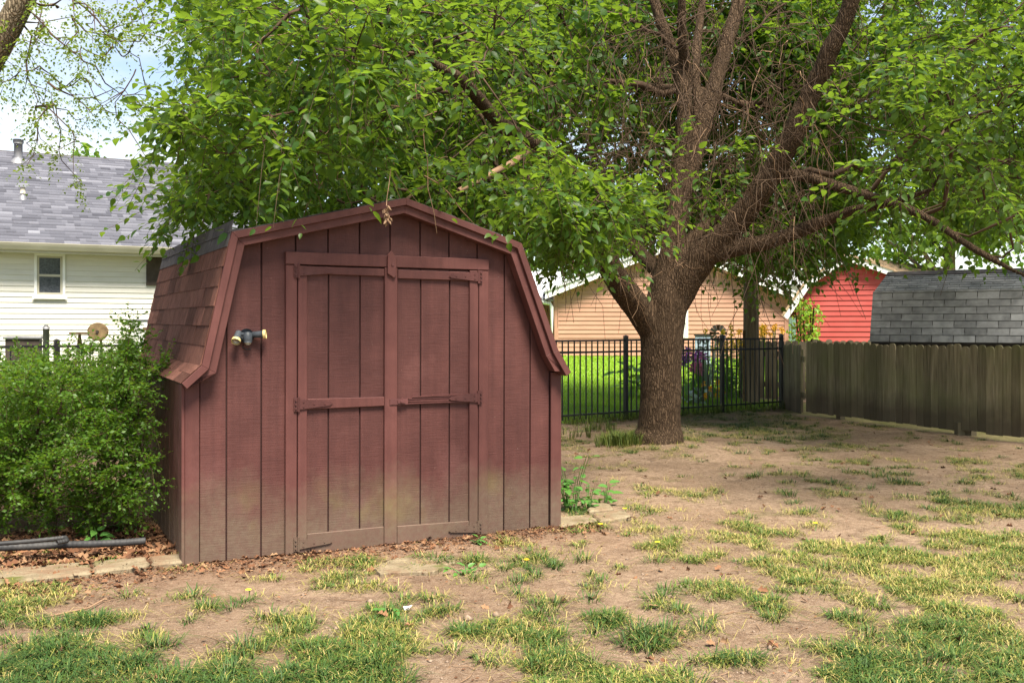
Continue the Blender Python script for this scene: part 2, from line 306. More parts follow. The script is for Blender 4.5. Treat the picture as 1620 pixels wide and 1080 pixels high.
# ------------------------------------------------------------------ layout of the place
TH = R(26.5); SD = np.array((math.cos(TH), math.sin(TH), 0)); SN = np.array((math.sin(TH), -math.cos(TH), 0))
SROOT = np.array(((293 - 810) / FPX * 5.73, 5.73, 0.0)); SW_, SL_ = 2.44, 2.75      # shed corner, width, length
FA = np.array((1.68, 14.7)); FT = np.array((.819, .574)); FN = np.array((-.574, .819))  # iron fence line
def shed_uv(X, Y):
    a = X - SROOT[0]; b = Y - SROOT[1]; return a * SD[0] + b * SD[1], -(a * SN[0] + b * SN[1])
def fence_s(X, Y): return (X - FA[0]) * FN[0] + (Y - FA[1]) * FN[1]
def terrain(X, Y):
    s = fence_s(X, Y); z = .50 * sstep(.5, 13, s)
    yard = sstep(60, 20, Y)
    z = z + yard * (.045 * (fbm(X, Y, 1.3, 3) - .5) + .028 * (fbm(X + 40, Y, .28, 4) - .5))
    tr = np.hypot(X - 1.66, Y - 11.4); z = z + .06 * np.exp(-(tr / .7) ** 2)
    u, b = shed_uv(X, Y); near = sstep(.35, .0, np.maximum(np.maximum(-u, u - SW_), np.maximum(-b, b - SL_)))
    return z * (1 - near) + near * (-.005 + .012 * (fbm(X, Y, .2, 2) - .5))
# grass cover: (photo x, photo y, cover), spread over the yard
GC = [(60,1050,.52),(250,1060,.48),(60,940,.45),(200,960,.48),(330,985,.42),(150,900,.12),(420,920,.06),(300,925,.10),(560,935,.10),(420,1010,.46),(520,1060,.56),(620,1000,.5),
      (760,1040,.54),(700,950,.24),(820,900,.20),(830,980,.35),(940,900,.20),(950,1000,.26),(1020,880,.30),(900,1060,.52),(1030,1060,.56),(1110,960,.40),(1100,860,.42),(1200,880,.48),(1180,1000,.40),
      (1280,960,.50),(1300,1060,.54),(1320,880,.52),(1400,1000,.56),(1500,1060,.55),(1560,960,.75),(1440,880,.55),(1600,860,.72),(1520,790,.70),(1600,760,.60),(1400,790,.42),(1330,760,.22),
      (1250,780,.22),(1150,790,.22),(1050,800,.25),(960,780,.20),(1000,740,.10),(1130,745,.08),(1230,735,.10),(1350,720,.14),(1450,740,.22),(1400,690,.12),(1500,710,.05),(1600,715,.02),
      (930,700,.28),(960,680,.2),(900,670,.10),(990,690,.5),(1100,700,.48),(1150,680,.58),(1220,670,.62),(1290,690,.62),(1380,705,.52),(1320,665,.18),(1200,655,.7),(1100,660,.62),(1020,665,.3),(1250,650,.5)]
GC = np.array(GC, float)
def ground_px(X, Y): return 810 + X / Y * FPX, HOR + CAMH / Y * FPX
def cover(X, Y):
    px, py = ground_px(X, np.maximum(Y, 2.5)); py_ = np.minimum(py, 1130); num = 0; den = 0
    k = np.log(np.maximum(py_ - HOR, 20)) * 420
    for gx, gy, g in GC:
        d2 = (px - gx) ** 2 * .6 + (k - math.log(gy - HOR) * 420) ** 2 + 900; wgt = 1 / d2 ** 2; num = num + wgt * g; den = den + wgt
    c = .13 + .80 * num / den
    u, b = shed_uv(X, Y)
    c = c * sstep(.0, .5, np.maximum(np.maximum(-u - 0, u - SW_), np.maximum(-b, b - SL_)))
    c = np.where((u < .1) & (b > -.12), 0, c)                                 # bed behind the edging, under the shrub
    return c
def grass_f(X, Y):
    c = cover(X, Y); n = .36 * fbm(X, Y * .8, .5, 2) + .64 * fbm(X + 9, Y * .8 + 3, .16, 2)
    n = np.clip((n - .27) / .46, 0, 1)
    return sstep(-.20, .26, c * np.where(Y > 8.5, .95, .74) - n)
# ------------------------------------------------------------------ ground
def axis_pts(lo, hi, step, far_lo, far_hi):
    a = list(np.arange(lo, hi, step)); s = step; x = hi; b = []
    while x < far_hi: b.append(x); s *= 1.3; x += s
    b.append(far_hi); s = step; x = lo - step; c = []
    while x > far_lo: c.append(x); s *= 1.3; x -= s
    c.append(far_lo); return np.array(c[::-1] + a + b)
gx = axis_pts(-4.6, 8.0, .045, -500, 500); gy = axis_pts(3.2, 17.5, .05, -300, 900)
GX, GY = np.meshgrid(gx, gy); nx, ny = len(gx), len(gy)
GZ = terrain(GX, GY)
ii = np.arange((ny - 1) * nx).reshape(ny - 1, nx)[:, :-1].ravel()
Fg = np.stack([ii, ii + 1, ii + nx + 1, ii + nx], 1)
s_ = fence_s(GX, GY); lawn = sstep(.05, .5, s_) * (1 - sstep(4.2, 5.0, GX) * sstep(24, 20, GY))
wood_side = ((GX - 4.47) * 3.6 + (GY - 15.3) * 1.55) > 0.15     # beyond the picket fence
lawn = np.where(wood_side & (s_ < .4) & (GX > 4.4), .25, lawn)
u_, b_ = shed_uv(GX, GY)
bed = ((u_ < .1) & (b_ > -.1) & (u_ > -6) & (b_ < 3.5)).astype(float)
lit = np.exp(-np.maximum(0, -b_ - .05) / .35) * (u_ > -3) * (u_ < 2.7) * (b_ < .1)
me = np_mesh('ground', np.stack([GX, GY, GZ], -1).reshape(-1, 3), Fg,
             {'grass': (grass_f(GX, GY) * (s_ < .1)).ravel(), 'lawn': lawn.ravel(), 'litter': np.clip(np.maximum(bed * .9, lit * .75), 0, 1).ravel()}, True)
def soil_mat():
    m, n, o = newmat('bare_soil_and_turf'); w0, g, oi = vec_world(n, (1, 1, 1), 0)
    A = lambda k: N(n, 'ShaderNodeAttribute', attribute_name=k).outputs['Fac']
    c = mixc(n, noise(n, w0, 1.1, 6, .6), (.228, .148, .094), (.420, .302, .208))
    c = mixc(n, noise(n, w0, 22, 6, .65, .35, .75), c, (.155, .098, .062))
    c = mixc(n, noise(n, w0, 4.5, 6, .65, .5, .72), c, (.13, .082, .052))
    c = mixc(n, noise(n, w0, 110, 4, .6, .52, .8), c, (.46, .36, .27))
    c = mixc(n, mth(n, 'MULTIPLY', A('litter'), noise(n, w0, 35, 5, .7, .3, .6)), c, (.170, .078, .045))
    c = mixc(n, mth(n, 'MULTIPLY', A('grass'), maprange(n, noise(n, w0, 30, 4, .6), 0, 1, .25, .75)), c, (.115, .115, .04))
    lw = mixc(n, noise(n, w0, 1.2, 5, .6), (.13, .24, .014), (.21, .32, .03))
    far = N(n, 'ShaderNodeSeparateXYZ'); n.links.new(g.outputs['Position'], far.inputs[0])
    lw = mixc(n, maprange(n, far.outputs['X'], -1.0, -4.0), lw, (.12, .14, .06))
    c = mixc(n, A('lawn'), c, lw)
    b = N(n, 'ShaderNodeBsdfPrincipled', Roughness=.95); b.inputs['Specular IOR Level'].default_value = .1; n.links.new(c, b.inputs['Base Color'])
    t = N(n, 'ShaderNodeTexNoise', Scale=45, Detail=8, Roughness=.7); n.links.new(w0, t.inputs['Vector'])
    bp = N(n, 'ShaderNodeBump', Strength=1.0, Distance=.03); n.links.new(t.outputs['Fac'], bp.inputs['Height']); n.links.new(bp.outputs[0], b.inputs['Normal'])
    n.links.new(b.outputs[0], o.inputs['Surface']); return m
ground = mk('ground', me, soil_mat()); ground['kind'] = 'structure'
def tz(x, y): return float(terrain(np.array(float(x)), np.array(float(y))))
# ------------------------------------------------------------------ the shed
shed = empty('garden_shed', SROOT, TH, 0.006)
tag(shed, 'maroon wooden garden shed with barn roof and double doors', 'shed')
PROF = [(-.037, 1.05), (.072, 1.150), (.238, 1.914), (1.302, 2.170), (2.108, 1.918), (2.385, 1.215), (2.484, 1.060)]
def offset_poly(pts, d):
    pts = [np.array(p) for p in pts]; res = []
    for i, p in enumerate(pts):
        ns = []
        for a, b in ((i - 1, i), (i, i + 1)):
            if a < 0 or b >= len(pts): continue
            t = pts[b] - pts[a]; t = t / np.linalg.norm(t); ns.append(np.array((t[1], -t[0])))
        nn = sum(ns); nn = nn / np.linalg.norm(nn); res.append(p + nn * d / max(.4, float(np.dot(nn, ns[0]))))
    return res
def roof_z(u, d=.03):
    q = offset_poly(PROF, d); xs = [p[0] for p in q]; zs = [p[1] for p in q]; return float(np.interp(u, xs, zs))
OV = .10
wf = MB(); wf.prism_y([(.015, .0), (SW_ + .01, .0)] + [(u, roof_z(u) - .01) for u in (2.45, 2.40, 2.108, 1.302, .26, .08, .015)], .014, .05); wf.build('wall', MT['paintdark'], shed)
MB().box(.0155, .05, .051, SL_, 0, 1.08).build('wall', MT['paintdark'], shed)
MB().box(SW_ - .03, SW_ + .005, .051, SL_, 0, 1.08).build('wall', MT['paint'], shed)
wb = MB(); wb.prism_y([(.015, .0), (SW_, .0)] + [(u, roof_z(u) - .01) for u in (2.43, 2.40, 2.108, 1.302, .26, .08, .015)], SL_ + .001, SL_ + .03); wb.build('wall', MT['paint'], shed)
gro = [.077, .231, .433, .638, .838, 1.038, 1.238, 1.440, 1.640, 1.841, 2.040, 2.236, 2.384]
G = .0045
for a, b in zip(gro[:-1], gro[1:]):
    z0 = 1.815 if (a > .6 and b < 1.9) else 0.0 + random.uniform(-.004, .008)
    l, r_ = a + G, b - G
    tops = sorted(set([l, r_] + [k for k in (.24, 1.302, 2.108) if l < k < r_]))
    m = MB(); m.prism_y([(l, z0), (r_, z0)] + [(u, roof_z(u, .028)) for u in tops[::-1]], 0, .0135); m.build('siding_board', MT['paint'], shed, bevel=.002)
yy = np.arange(.05, SL_ + .01, .2)
for a, b in zip(yy[:-1], yy[1:]):
    MB().box(0, .0145, a + G, b - G, 0, 1.08).build('siding_board', MT['paint'], shed, bevel=.002)
for x0, x1 in ((-.006, .075), (2.386, 2.466)):
    MB().box(x0, x1, -.022, -.001, .002, 1.058).build('corner_board', MT['trim'], shed, bevel=.003)
MB().box(-.024, -.0065, -.021, .07, .0, 1.06).build('corner_board', MT['trim'], shed, bevel=.003)
# door frame
MB().box(.573, .641, -.026, -.001, .003, 1.741).build('door_trim', MT['trim'], shed, bevel=.003)
MB().box(1.843, 1.912, -.026, -.001, .003, 1.738).build('door_trim', MT['trim'], shed, bevel=.003)
m = MB(); m.prism_y([(.571, 1.743), (1.912, 1.740), (1.912, 1.812), (.571, 1.819)], -.032, -.001); m.build('door_trim', MT['trim'], shed, bevel=.003)
def hinge(par, x, z, s, k):
    m = MB(); m.box(x - .022 if s < 0 else x - .010, x + .010 if s < 0 else x + .022, -.036, -.031, z - .042, z + .042)
    m.tube([(x + .006 * -s, -.037, z - .044), (x + .006 * -s, -.037, z + .044)], .007, 8)
    d = -s
    m.prism_y([(x + d * .012, z - .030), (x + d * .012, z + .030), (x + d * .20, z + .012), (x + d * .215, z), (x + d * .20, z - .012)], -.0405, -.0365)
    for (bx, bz) in ((d * .035, .014), (d * .035, -.014), (d * .10, .0), (d * .165, 0), (-d * .012, .025), (-d * .012, -.025), (-d * .012, 0)):
        m.tube([(x + bx, -.036, z + bz), (x + bx, -.0435, z + bz)], .0055, 6)
    m.build('hinge', MT['hingep'], par)
def door(x0, x1, st0, st1, left):
    d = MB().box(x0, x1, .0, .0125, .012, 1.738).build('door', MT['paintdark'], shed)
    gs = [x for x in gro if x0 + .02 < x < x1 - .02]; e = [x0] + gs + [x1]
    for a, b in zip(e[:-1], e[1:]): MB().box(a + G, b - G, -.012, -.0005, .012, 1.736).build('siding_board', MT['paint'], d, bevel=.002)
    MB().box(st0[0], st0[1], -.030, -.0125, .005, 1.735).build('stile', MT['trim'], d, bevel=.003)
    if st1: MB().box(st1[0], st1[1], -.034, -.0125, .005 if left else .0, 1.738).build('stile', MT['trim'], d, bevel=.003)
    return d
dl = door(.645, 1.235, (.646, .702), (1.192, 1.276), True)
m = MB(); m.prism_y([(.703, 1.688), (1.191, 1.684), (1.191, 1.731), (.703, 1.734)], -.031, -.0125); m.build('rail', MT['trim'], dl, bevel=.003)
m = MB(); m.prism_y([(.703, .870), (1.191, .874), (1.191, .930), (.703, .934)], -.033, -.0125); m.build('rail', MT['trim'], dl, bevel=.003)
m = MB(); m.prism_y([(.703, -.004), (1.191, .002), (1.191, .118), (.703, .118)], -.029, -.0125); m.build('rail', MT['trim'], dl, bevel=.003)
dr = door(1.278, 1.838, (1.775, 1.837), None, False)
m = MB(); m.prism_y([(1.2795, 1.672), (1.774, 1.668), (1.774, 1.724), (1.2795, 1.728)], -.031, -.0125); m.build('rail', MT['trim'], dr, bevel=.003)
m = MB(); m.prism_y([(1.2795, .0), (1.774, -.002), (1.774, .103), (1.2795, .113)], -.029, -.0125); m.build('rail', MT['trim'], dr, bevel=.003)
# the split, weathered rail of the right door: splintered strips of different length
for k in range(9):
    z = .874 + k * .0068; a = 1.30 + random.uniform(0, .09) * (1 + (k % 3)); b = 1.774 - (random.uniform(0, .10) if k % 2 else 0)
    pt = [(a, z), (b, z + random.uniform(-.004, .004)), (b, z + .0058), ((a + b) / 2, z + .0062 + random.uniform(-.003, .002)), (a + .01, z + .0055)]
    m = MB(); m.prism_y(pt, -.030 + random.uniform(-.006, .010), -.0125); o = m.build('rail', MT['trim'], dr)
    if k == 0: o['label'] = 'split and splintered wooden rail'
for par, x, s in ((dl, .643, -1), (dr, 1.841, 1)):
    for z in ((1.705, .902, .062) if s < 0 else (1.695, .906, .055)): hinge(par, x, z, s, 1)
m = MB(); m.prism_y([(1.205, 1.70), (1.248, 1.672), (1.262, 1.69), (1.262, 1.80), (1.228, 1.845), (1.205, 1.815)], -.052, -.0345); o = m.build('turn_button', MT['trim'], shed, bevel=.003)
MB().tube([(1.236, -.050, 1.757), (1.236, -.058, 1.757)], .008, 8).build('bolt', MT['hinge'], o)
m = MB().box(1.225, 1.345, -.040, -.0345, .880, .915); m.tube([(1.300, -.036, .898), (1.300, -.056, .898)], .008, 8); m.box(1.275, 1.325, -.046, -.0405, .888, .908); m.build('hasp', MT['hinge'], shed)
# barge boards: two stepped strips along every pitch
o0, o1, o2 = [np.array(p) for p in PROF], offset_poly(PROF, .042), offset_poly(PROF, .090)
for i in range(len(PROF) - 1):
    m = MB(); m.prism_y([o0[i], o0[i + 1], o1[i + 1], o1[i]], -OV - .022, -OV + .003); m.build('roof_trim', MT['trim'], shed, bevel=.002)
    if i in (0, 5): continue
    q = [o1[i], o1[i + 1], o2[i + 1], o2[i]]
    m = MB(); m.prism_y(q, -OV, -.024); m.build('barge_board', MT['trim'], shed, bevel=.002)
for poly in ([o1[1], o2[1], np.array((.082, 1.062)), np.array((-.008, 1.062)), o1[0]], [o1[5], o2[5], np.array((2.372, 1.068)), np.array((2.455, 1.068)), o1[6]]):
    m = MB(); m.prism_y(poly, -OV, -.024); m.build('barge_board', MT['trim'], shed, bevel=.002)
# roof: deck, then a tab for each shingle
roof = MB()
q = offset_poly(PROF, .022); q2 = offset_poly(PROF, .004)
for i in range(len(PROF) - 1): roof.prism_y([q2[i], q2[i + 1], q[i + 1], q[i]], -OV + .004, SL_ + .12)
roof = roof.build('roof', MT['felt'], shed)
tabm = MB(); tabm.prism_x([(0, .0), (0, .007), (.16, .002), (.16, 0)], 0, .299); tabm = tabm.build('shingle', MT['shed_shingle']); tme = tabm.data; bpy.data.objects.remove(tabm)
capm = tme.copy(); capm.materials.clear(); capm.materials.append(MT['cap_shingle'])
def tabs(i, rows, exp, mats, flip, skip=0.):
    a, b = (o0[i], o0[i + 1]) if not flip else (o0[i + 1], o0[i]); t = (b - a) / np.linalg.norm(b - a); n2 = np.array((-t[1], t[0])) * (1 if not flip else -1)
    for r_ in range(rows):
        off = (.15 if r_ % 2 else 0) + random.uniform(-.02, .02)
        k = 0; y = -OV - .012 - off
        while y < SL_ + .12:
            y0 = max(y, -OV - .012); wd = min(y + .303, SL_ + .125) - y0
            if wd > .03 and random.random() >= skip:
                p = a + t * (exp * r_ - .004) + n2 * (.001 + random.uniform(0, .0015)); lift = random.uniform(-.004, .012) + (.05 if skip and random.random() < .1 else 0)
                tt = t * math.cos(lift) - n2 * math.sin(lift); nn = n2 * math.cos(lift) + t * math.sin(lift)
                X = (0, 1, 0) if not flip else (0, -1, 0); ysh = y0 if not flip else y0 + wd
                M = mat_axes((p[0], ysh, p[1]), np.array(X) * (wd - .005) / .299, (tt[0], 0, tt[1]), (nn[0], 0, nn[1]))
                inst('shingle', capm if mats(r_) else tme, roof, M)
            y += .303
tabs(1, 7, .1165, lambda r_: r_ == 6, False)
tabs(0, 2, .074, lambda r_: False, False, .05)
tabs(2, 7, .155, lambda r_: True, False)
tabs(3, 5, .165, lambda r_: True, True); tabs(4, 5, .150, lambda r_: False, True); tabs(5, 2, .080, lambda r_: False, True)
for u0, i in ((.238, 2),):
    MB().prism_y([(.226, 1.914), (.238, 1.926), (.30, 1.940), (.30, 1.934), (.240, 1.917)], -OV - .012, SL_ + .12).build('ridge_strip', MT['cap_shingle'], roof)
# security light with two heads
sl = empty('security_light', SROOT + SD * .345 + SN * .002 + np.array((0, 0, 1.315)), TH); sl.scale = (.78, .78, .78); tag(sl, 'twin headed outdoor security light on maroon shed wall', 'light')
m = MB(); m.tube([(0, 0, 0), (0, -.022, 0)], .055, 20); m.build('base_plate', MT['lampbody'], sl, True)
m = MB(); m.tube([(0, -.02, .01), (0, -.055, .012)], .022, 12); m.tube([(-.055, -.055, .012), (.055, -.055, .012)], .014, 10); m.build('arm', MT['lampbody'], sl, True)
m = MB(); m.tube([(.0, -.06, .025), (.0, -.062, .02), (.0, -.064, -.035), (.0, -.064, -.050)], [.02, .034, .033, .028], 16); m.build('sensor', MT['lampbody'], sl, True)
MB().tube([(.0, -.064, -.050), (.0, -.064, -.060), (0, -.064, -.068)], [.026, .022, .008], 14).build('sensor_lens', MT['lens'], sl, True)
for a, dr_ in (((-.07, -.055, .012), (-.35, -.62, -.70)), ((.06, -.055, .010), (.93, -.36, .05))):
    a = np.array(a); d_ = np.array(dr_); d_ /= np.linalg.norm(d_)
    h = MB().tube([a - d_ * .028, a - d_ * .02, a + d_ * .03, a + d_ * .062], [.012, .024, .026, .031], 16).build('lamp_head', MT['lampbody'], sl, True)
    MB().tube([a + d_ * .056, a + d_ * .078], [.034, .034], 18, False).build('lamp_rim', MT['gold'], h, True)
    MB().tube([a + d_ * .060, a + d_ * .072], [.033, .026], 18).build('lamp_lens', MT['lens'], h, True)
MB().tube([(-.01, -.01, -.05), (-.03, -.012, -.085), (.0, -.012, -.105), (.035, -.01, -.10)], .004, 6).build('cable', MT['hose'], sl, True)
# ------------------------------------------------------------------ black iron fence
fence = empty('iron_fence', (FA[0], FA[1], 0), math.atan2(FT[1], FT[0])); tag(fence, 'black metal picket fence running behind the shed and tree', 'fence')
posts = [-9.6, -7.77, -5.94, -4.10, -2.05, 0.0, 2.04, 3.46]
pk = MB().box(-.008, .008, -.008, .008, .04, 1.18).build('picket', MT['iron']); pkm = pk.data; bpy.data.objects.remove(pk)
for i, s in enumerate(posts):
    p = MB().box(s - .027, s + .027, -.027, .027, 0, 1.215).build('post', MT['iron'], fence)
    MB().add([(s - .031, -.031, 1.216), (s + .031, -.031, 1.216), (s + .031, .031, 1.216), (s - .031, .031, 1.216), (s - .031, -.031, 1.228), (s + .031, -.031, 1.228), (s + .031, .031, 1.228), (s - .031, .031, 1.228), (s, 0, 1.245)],
             [(3, 2, 1, 0), (0, 1, 5, 4), (1, 2, 6, 5), (2, 3, 7, 6), (3, 0, 4, 7), (4, 5, 8), (5, 6, 8), (6, 7, 8), (7, 4, 8)]).build('post_cap', MT['iron'], p)
    if i + 1 < len(posts):
        e = posts[i + 1]
        for z in (1.165, 1.0, .11): MB().box(s + .0275, e - .0275, -.0125, .0125, z - .014, z + .014).build('rail', MT['iron'], fence)
        n = int(round((e - s) / .108)); st = (e - s) / n
        for k in range(1, n): inst('picket', pkm, fence, Matrix.Translation((s + st * k, 0, 0)))
# ------------------------------------------------------------------ wooden picket fence
def picket_mesh(w_, h, seed):
    r_ = random.Random(seed); pts = [(0, 0), (w_, 0), (w_, h - .035)]
    for k in range(1, 8):
        a = k / 8 * math.pi; pts.append((w_ / 2 + math.cos(a) * w_ / 2, h - .035 + math.sin(a) * .038))
    pts.append((0, h - .035)); m = MB(); m.prism_y(pts, 0, .016); o = m.build('picket', None); me = o.data; bpy.data.objects.remove(o); return me
PMS = [picket_mesh(.115, h, i) for i, h in enumerate((1.075, 1.09, 1.06, 1.08, 1.07))]
def picket_fence(root, A, B, mat, gap0=.035, pitch=.137, zfun=None, var=.012):
    A = np.array(A); B = np.array(B); L = np.linalg.norm(B - A); t = (B - A) / L; ang = math.atan2(t[1], t[0])
    n = int(L / pitch)
    for k in range(n):
        p = A + t * (k * pitch + random.uniform(-.003, .003)); me = MATS[mat][random.randrange(len(PMS))]
        M = Matrix.Translation((p[0], p[1], gap0 + random.uniform(-var, var))) @ Matrix.Rotation(ang, 4, 'Z') @ Matrix.Rotation(random.uniform(-.007, .007), 4, 'Y')
        inst('picket', me, root, M)
    for z in (.30, .86):
        m = MB(); m.box(0, L, .0175, .055, z - .045, z + .045); o = m.build('rail', MT[mat], root); o.matrix_local = Matrix.Translation((A[0], A[1], 0)) @ Matrix.Rotation(ang, 4, 'Z')
    for s in np.arange(.6, L, 2.35):
        m = MB(); m.box(s, s + .09, .056, .146, -.2, 1.0); o = m.build('post', MT[mat], root); o.matrix_local = Matrix.Translation((A[0], A[1], 0)) @ Matrix.Rotation(ang, 4, 'Z')
MATS = {}
for k in ('picket', 'picketgrey'):
    MATS[k] = []
    for pm in PMS:
        c = pm.copy(); c.materials.clear(); c.materials.append(MT[k]); MATS[k].append(c)
wf_ = empty('picket_fence', (0, 0, 0)); tag(wf_, 'weathered brown wooden picket fence along the right of the yard', 'fence')
picket_fence(wf_, (4.53, 16.62), (4.50, 15.42), 'picket', .0, .121)
picket_fence(wf_, (4.50, 15.24), (7.10, 9.2), 'picket', .06, .1225)
MB().box(0, .10, -.05, .05, -.2, .16).build('post', MT['picket'], wf_, M=Matrix.Translation((5.62, 12.60, 0)))
nf_ = empty('picket_fence', (0, 0, 0)); tag(nf_, 'pale grey picket fence behind the utility pole', 'fence')
picket_fence(nf_, (4.22, 18.55), (7.6, 17.7), 'picketgrey', .03, .12)
for sp in range(5):
    pass
# ------------------------------------------------------------------ utility pole and service line
PP = np.array((4.26, 17.75, tz(4.26, 17.75)))
pole = empty('utility_pole', PP); tag(pole, 'round wooden utility pole behind the iron fence', 'pole')
m = MB(); m.tube([(0, 0, -.2), (0, 0, .8), (0.01, 0, 4), (.02, 0, 8.4)], [.142, .138, .128, .11], 24); m.build('shaft', MT['pole'], pole, True)
m = MB(); m.tube([(-.145, -.06, 0), (-.14, -.06, 1.3)], .02, 8); m.build('ground_wire_cover', MT['rust'], pole, True)
m = MB(); m.box(-.9, .9, -.14, -.05, 7.6, 7.72); m.build('cross_arm', MT['pole'], pole)
a = np.array((-14.5, 13.0, 7.2)); b = np.array((4.25, 17.6, 7.75)); P = [a + (b - a) * t + np.array((0, 0, -2.2 * t * (1 - t))) for t in np.linspace(0, 1, 40)]
m = MB()
for dz, dy, r_ in ((0, 0, .017), (.035, .02, .009), (-.02, .03, .011)):
    m.tube([p + np.array((0, dy + .02 * math.sin(i * 1.3), dz + .012 * math.sin(i * .9))) for i, p in enumerate(P)], r_, 6)
tag(m.build('power_line', MT['hose'], None, True), 'black overhead service cable crossing the sky at top left', 'cable')
# ------------------------------------------------------------------ cream house at left
HA = R(28); hd = np.array((math.cos(HA), math.sin(HA), 0)); hn = np.array((math.sin(HA), -math.cos(HA), 0))
HP = at(0, 383, 18.0); EZ = HP[2]; HP[2] = .35
house = empty('cream_house', HP - hn * .40, HA); tag(house, 'cream sided single storey house with grey shingle roof', 'house')
EZ -= .35; U0, U1, WT = -6.0, 5.6, EZ - .16        # local: x along wall, -y outward, wall plane y=0, eave y=-.40
MB().box(U0, U1, .02, 7.4, -.4, WT).build('wall', MT['cream'], house)
lap = .1015; k = 0; z = WT - lap
win = [(*[(lambda q: (np.dot(q - (HP - hn * .4), hd), q[2] - .35))(on_plane(px, py, HP - hn * .4, hn)) for px, py in ((54, 470), (103, 402))],)]
(wx0, wz0), (wx1, wz1) = win[0]
q = on_plane(258, 452, HP - hn * .4, hn); w2x0, w2z0 = np.dot(q - (HP - hn * .4), hd), q[2] - .35; w2x1, w2z1 = w2x0 + .62, wz1
while z > -.3:
    segs = [(U0, U1)]
    for a0, a1, b0, b1 in ((wx0, wx1, wz0, wz1), (w2x0, w2x1, w2z0, w2z1)):
        if z + lap > b0 - .02 and z < b1 + .02:
            segs = [s for g in segs for s in ((g[0], min(g[1], a0)), (max(g[0], a1), g[1])) if s[1] - s[0] > .05]
    for s0, s1 in segs:
        m = MB(); m.prism_x([(0.019, z), (-.016, z), (-.017, z + .006), (-.004, z + lap), (.019, z + lap)], s0, s1); m.build('siding_board', MT['cream'], house)
    z -= lap
def window(par, x0, x1, z0, z1, shut=False):
    f = MB()
    for q in ((x0, x1, z1 - .045, z1), (x0, x1, z0, z0 + .045), (x0, x0 + .045, z0 + .0455, z1 - .0455), (x1 - .045, x1, z0 + .0455, z1 - .0455)): f.box(q[0], q[1], -.045, .015, q[2], q[3])
    f = f.build('window', MT['white'], par)
    m = MB(); zm = (z0 + z1) / 2
    for q in ((x0 + .046, x1 - .046, z1 - .08, z1 - .046), (x0 + .046, x1 - .046, z0 + .046, z0 + .09), (x0 + .046, x1 - .046, zm - .022, zm + .022), (x0 + .046, x0 + .085, z0 + .0905, zm - .0225), (x1 - .085, x1 - .046, z0 + .0905, zm - .0225), (x0 + .046, x0 + .085, zm + .0225, z1 - .0805), (x1 - .085, x1 - .046, zm + .0225, z1 - .0805)): m.box(q[0], q[1], -.02, .01, q[2], q[3])
    m.build('sash', MT['gutter'], f)
    for a, b in ((z0 + .05, zm), (zm, z1 - .05)): MB().box(x0 + .05, x1 - .05, -.004, .002, a, b).build('pane', MT['glass'], f)
    MB().box(x0 - .03, x1 + .03, -.07, -.0455, z0 - .03, z0 + .012).build('sill', MT['white'], f)
window(house, wx0, wx1, wz0, wz1); window(house, w2x0, w2x1, w2z0, w2z1)
MB().box(w2x0 - .32, w2x0 - .01, -.05, -.018, w2z0, w2z1).build('shutter', MT['blackwood'], house)
MB().box(U0, U1, -.38, .02, WT + .001, WT + .02).build('soffit', MT['cream'], house)
m = MB(); m.prism_x([(-.40, EZ - .13), (-.46, EZ - .12), (-.50, EZ - .05), (-.52, EZ - .005), (-.52, EZ + .005), (-.40, EZ + .005)], U0 - .3, U1 + .3); m.build('gutter', MT['gutter'], house)
MB().box(U0 - .3, U1 + .3, -.399, -.381, WT - .01, EZ - .002).build('fascia', MT['gutter'], house)
RUN, RISE = 4.25, 2.30; rl = math.hypot(RUN, RISE)
m = MB(); m.prism_x([(-.43, EZ + .006), (-.40 + RUN, EZ + RISE), (-.40 + 2 * RUN, EZ), (-.40 + 2 * RUN, EZ - .05), (-.40 + RUN, EZ + RISE - .06), (-.43, EZ - .03)], U0 - .35, U1 + .35); hr = m.build('roof', MT['felt'], house)
# shingles smaller than ten pixels: real overlapping tabs joined in one part
V = []; F = []; A = []; tdir = np.array((0, RUN, RISE)) / rl; ndir = np.array((0, -RISE, RUN)) / rl
rows = int(rl / .142)
for r_ in range(rows):
    x = U0 - .35 - random.random() * .3
    while x < U1 + .35:
        wd = random.choice((.11, .16, .20, .27, .33)); x0 = max(x, U0 - .35); x1 = min(x + wd, U1 + .35)
        if x1 > x0:
            th = random.choice((.006, .006, .016)); b0 = np.array((0, -.43, EZ + .007)) + tdir * (r_ * .142 - .01)
            c = [b0 + ndir * th, b0 + tdir * .165 + ndir * (.002), b0]
            o = len(V); V += [(x0, *c[0][1:]), (x1, *c[0][1:]), (x1, *c[1][1:]), (x0, *c[1][1:]), (x0, *c[2][1:]), (x1, *c[2][1:])]
            F += [(o, o + 1, o + 2, o + 3), (o + 4, o + 5, o + 1, o)]; tone = np.clip(random.gauss(.42, .18) + .08 * math.sin(r_ * 1.7), 0, 1); A += [tone] * 6
        x += wd
MT['archshingle'] = attr_ramp_mat('blue_grey_shingle', [(.065, .067, .084), (.105, .108, .132), (.15, .153, .182), (.22, .225, .26)], .95)
o = mk('shingles', np_mesh('shingles', np.array(V), np.array(F), {'rnd': A}), MT['archshingle'], hr); o['kind'] = 'stuff'
m = MB(); m.prism_x([(-.40 + RUN - .16, EZ + RISE - .068), (-.40 + RUN, EZ + RISE + .03), (-.40 + RUN + .16, EZ + RISE - .068), (-.40 + RUN, EZ + RISE + .005)], U0 - .36, U1 + .36); m.build('ridge_cap', MT['cap_shingle'], hr)
rn = hn * RISE / rl + np.array((0, 0, RUN / rl)); rp = HP + np.array((0, 0, EZ)) + np.array((0, 0, .0))
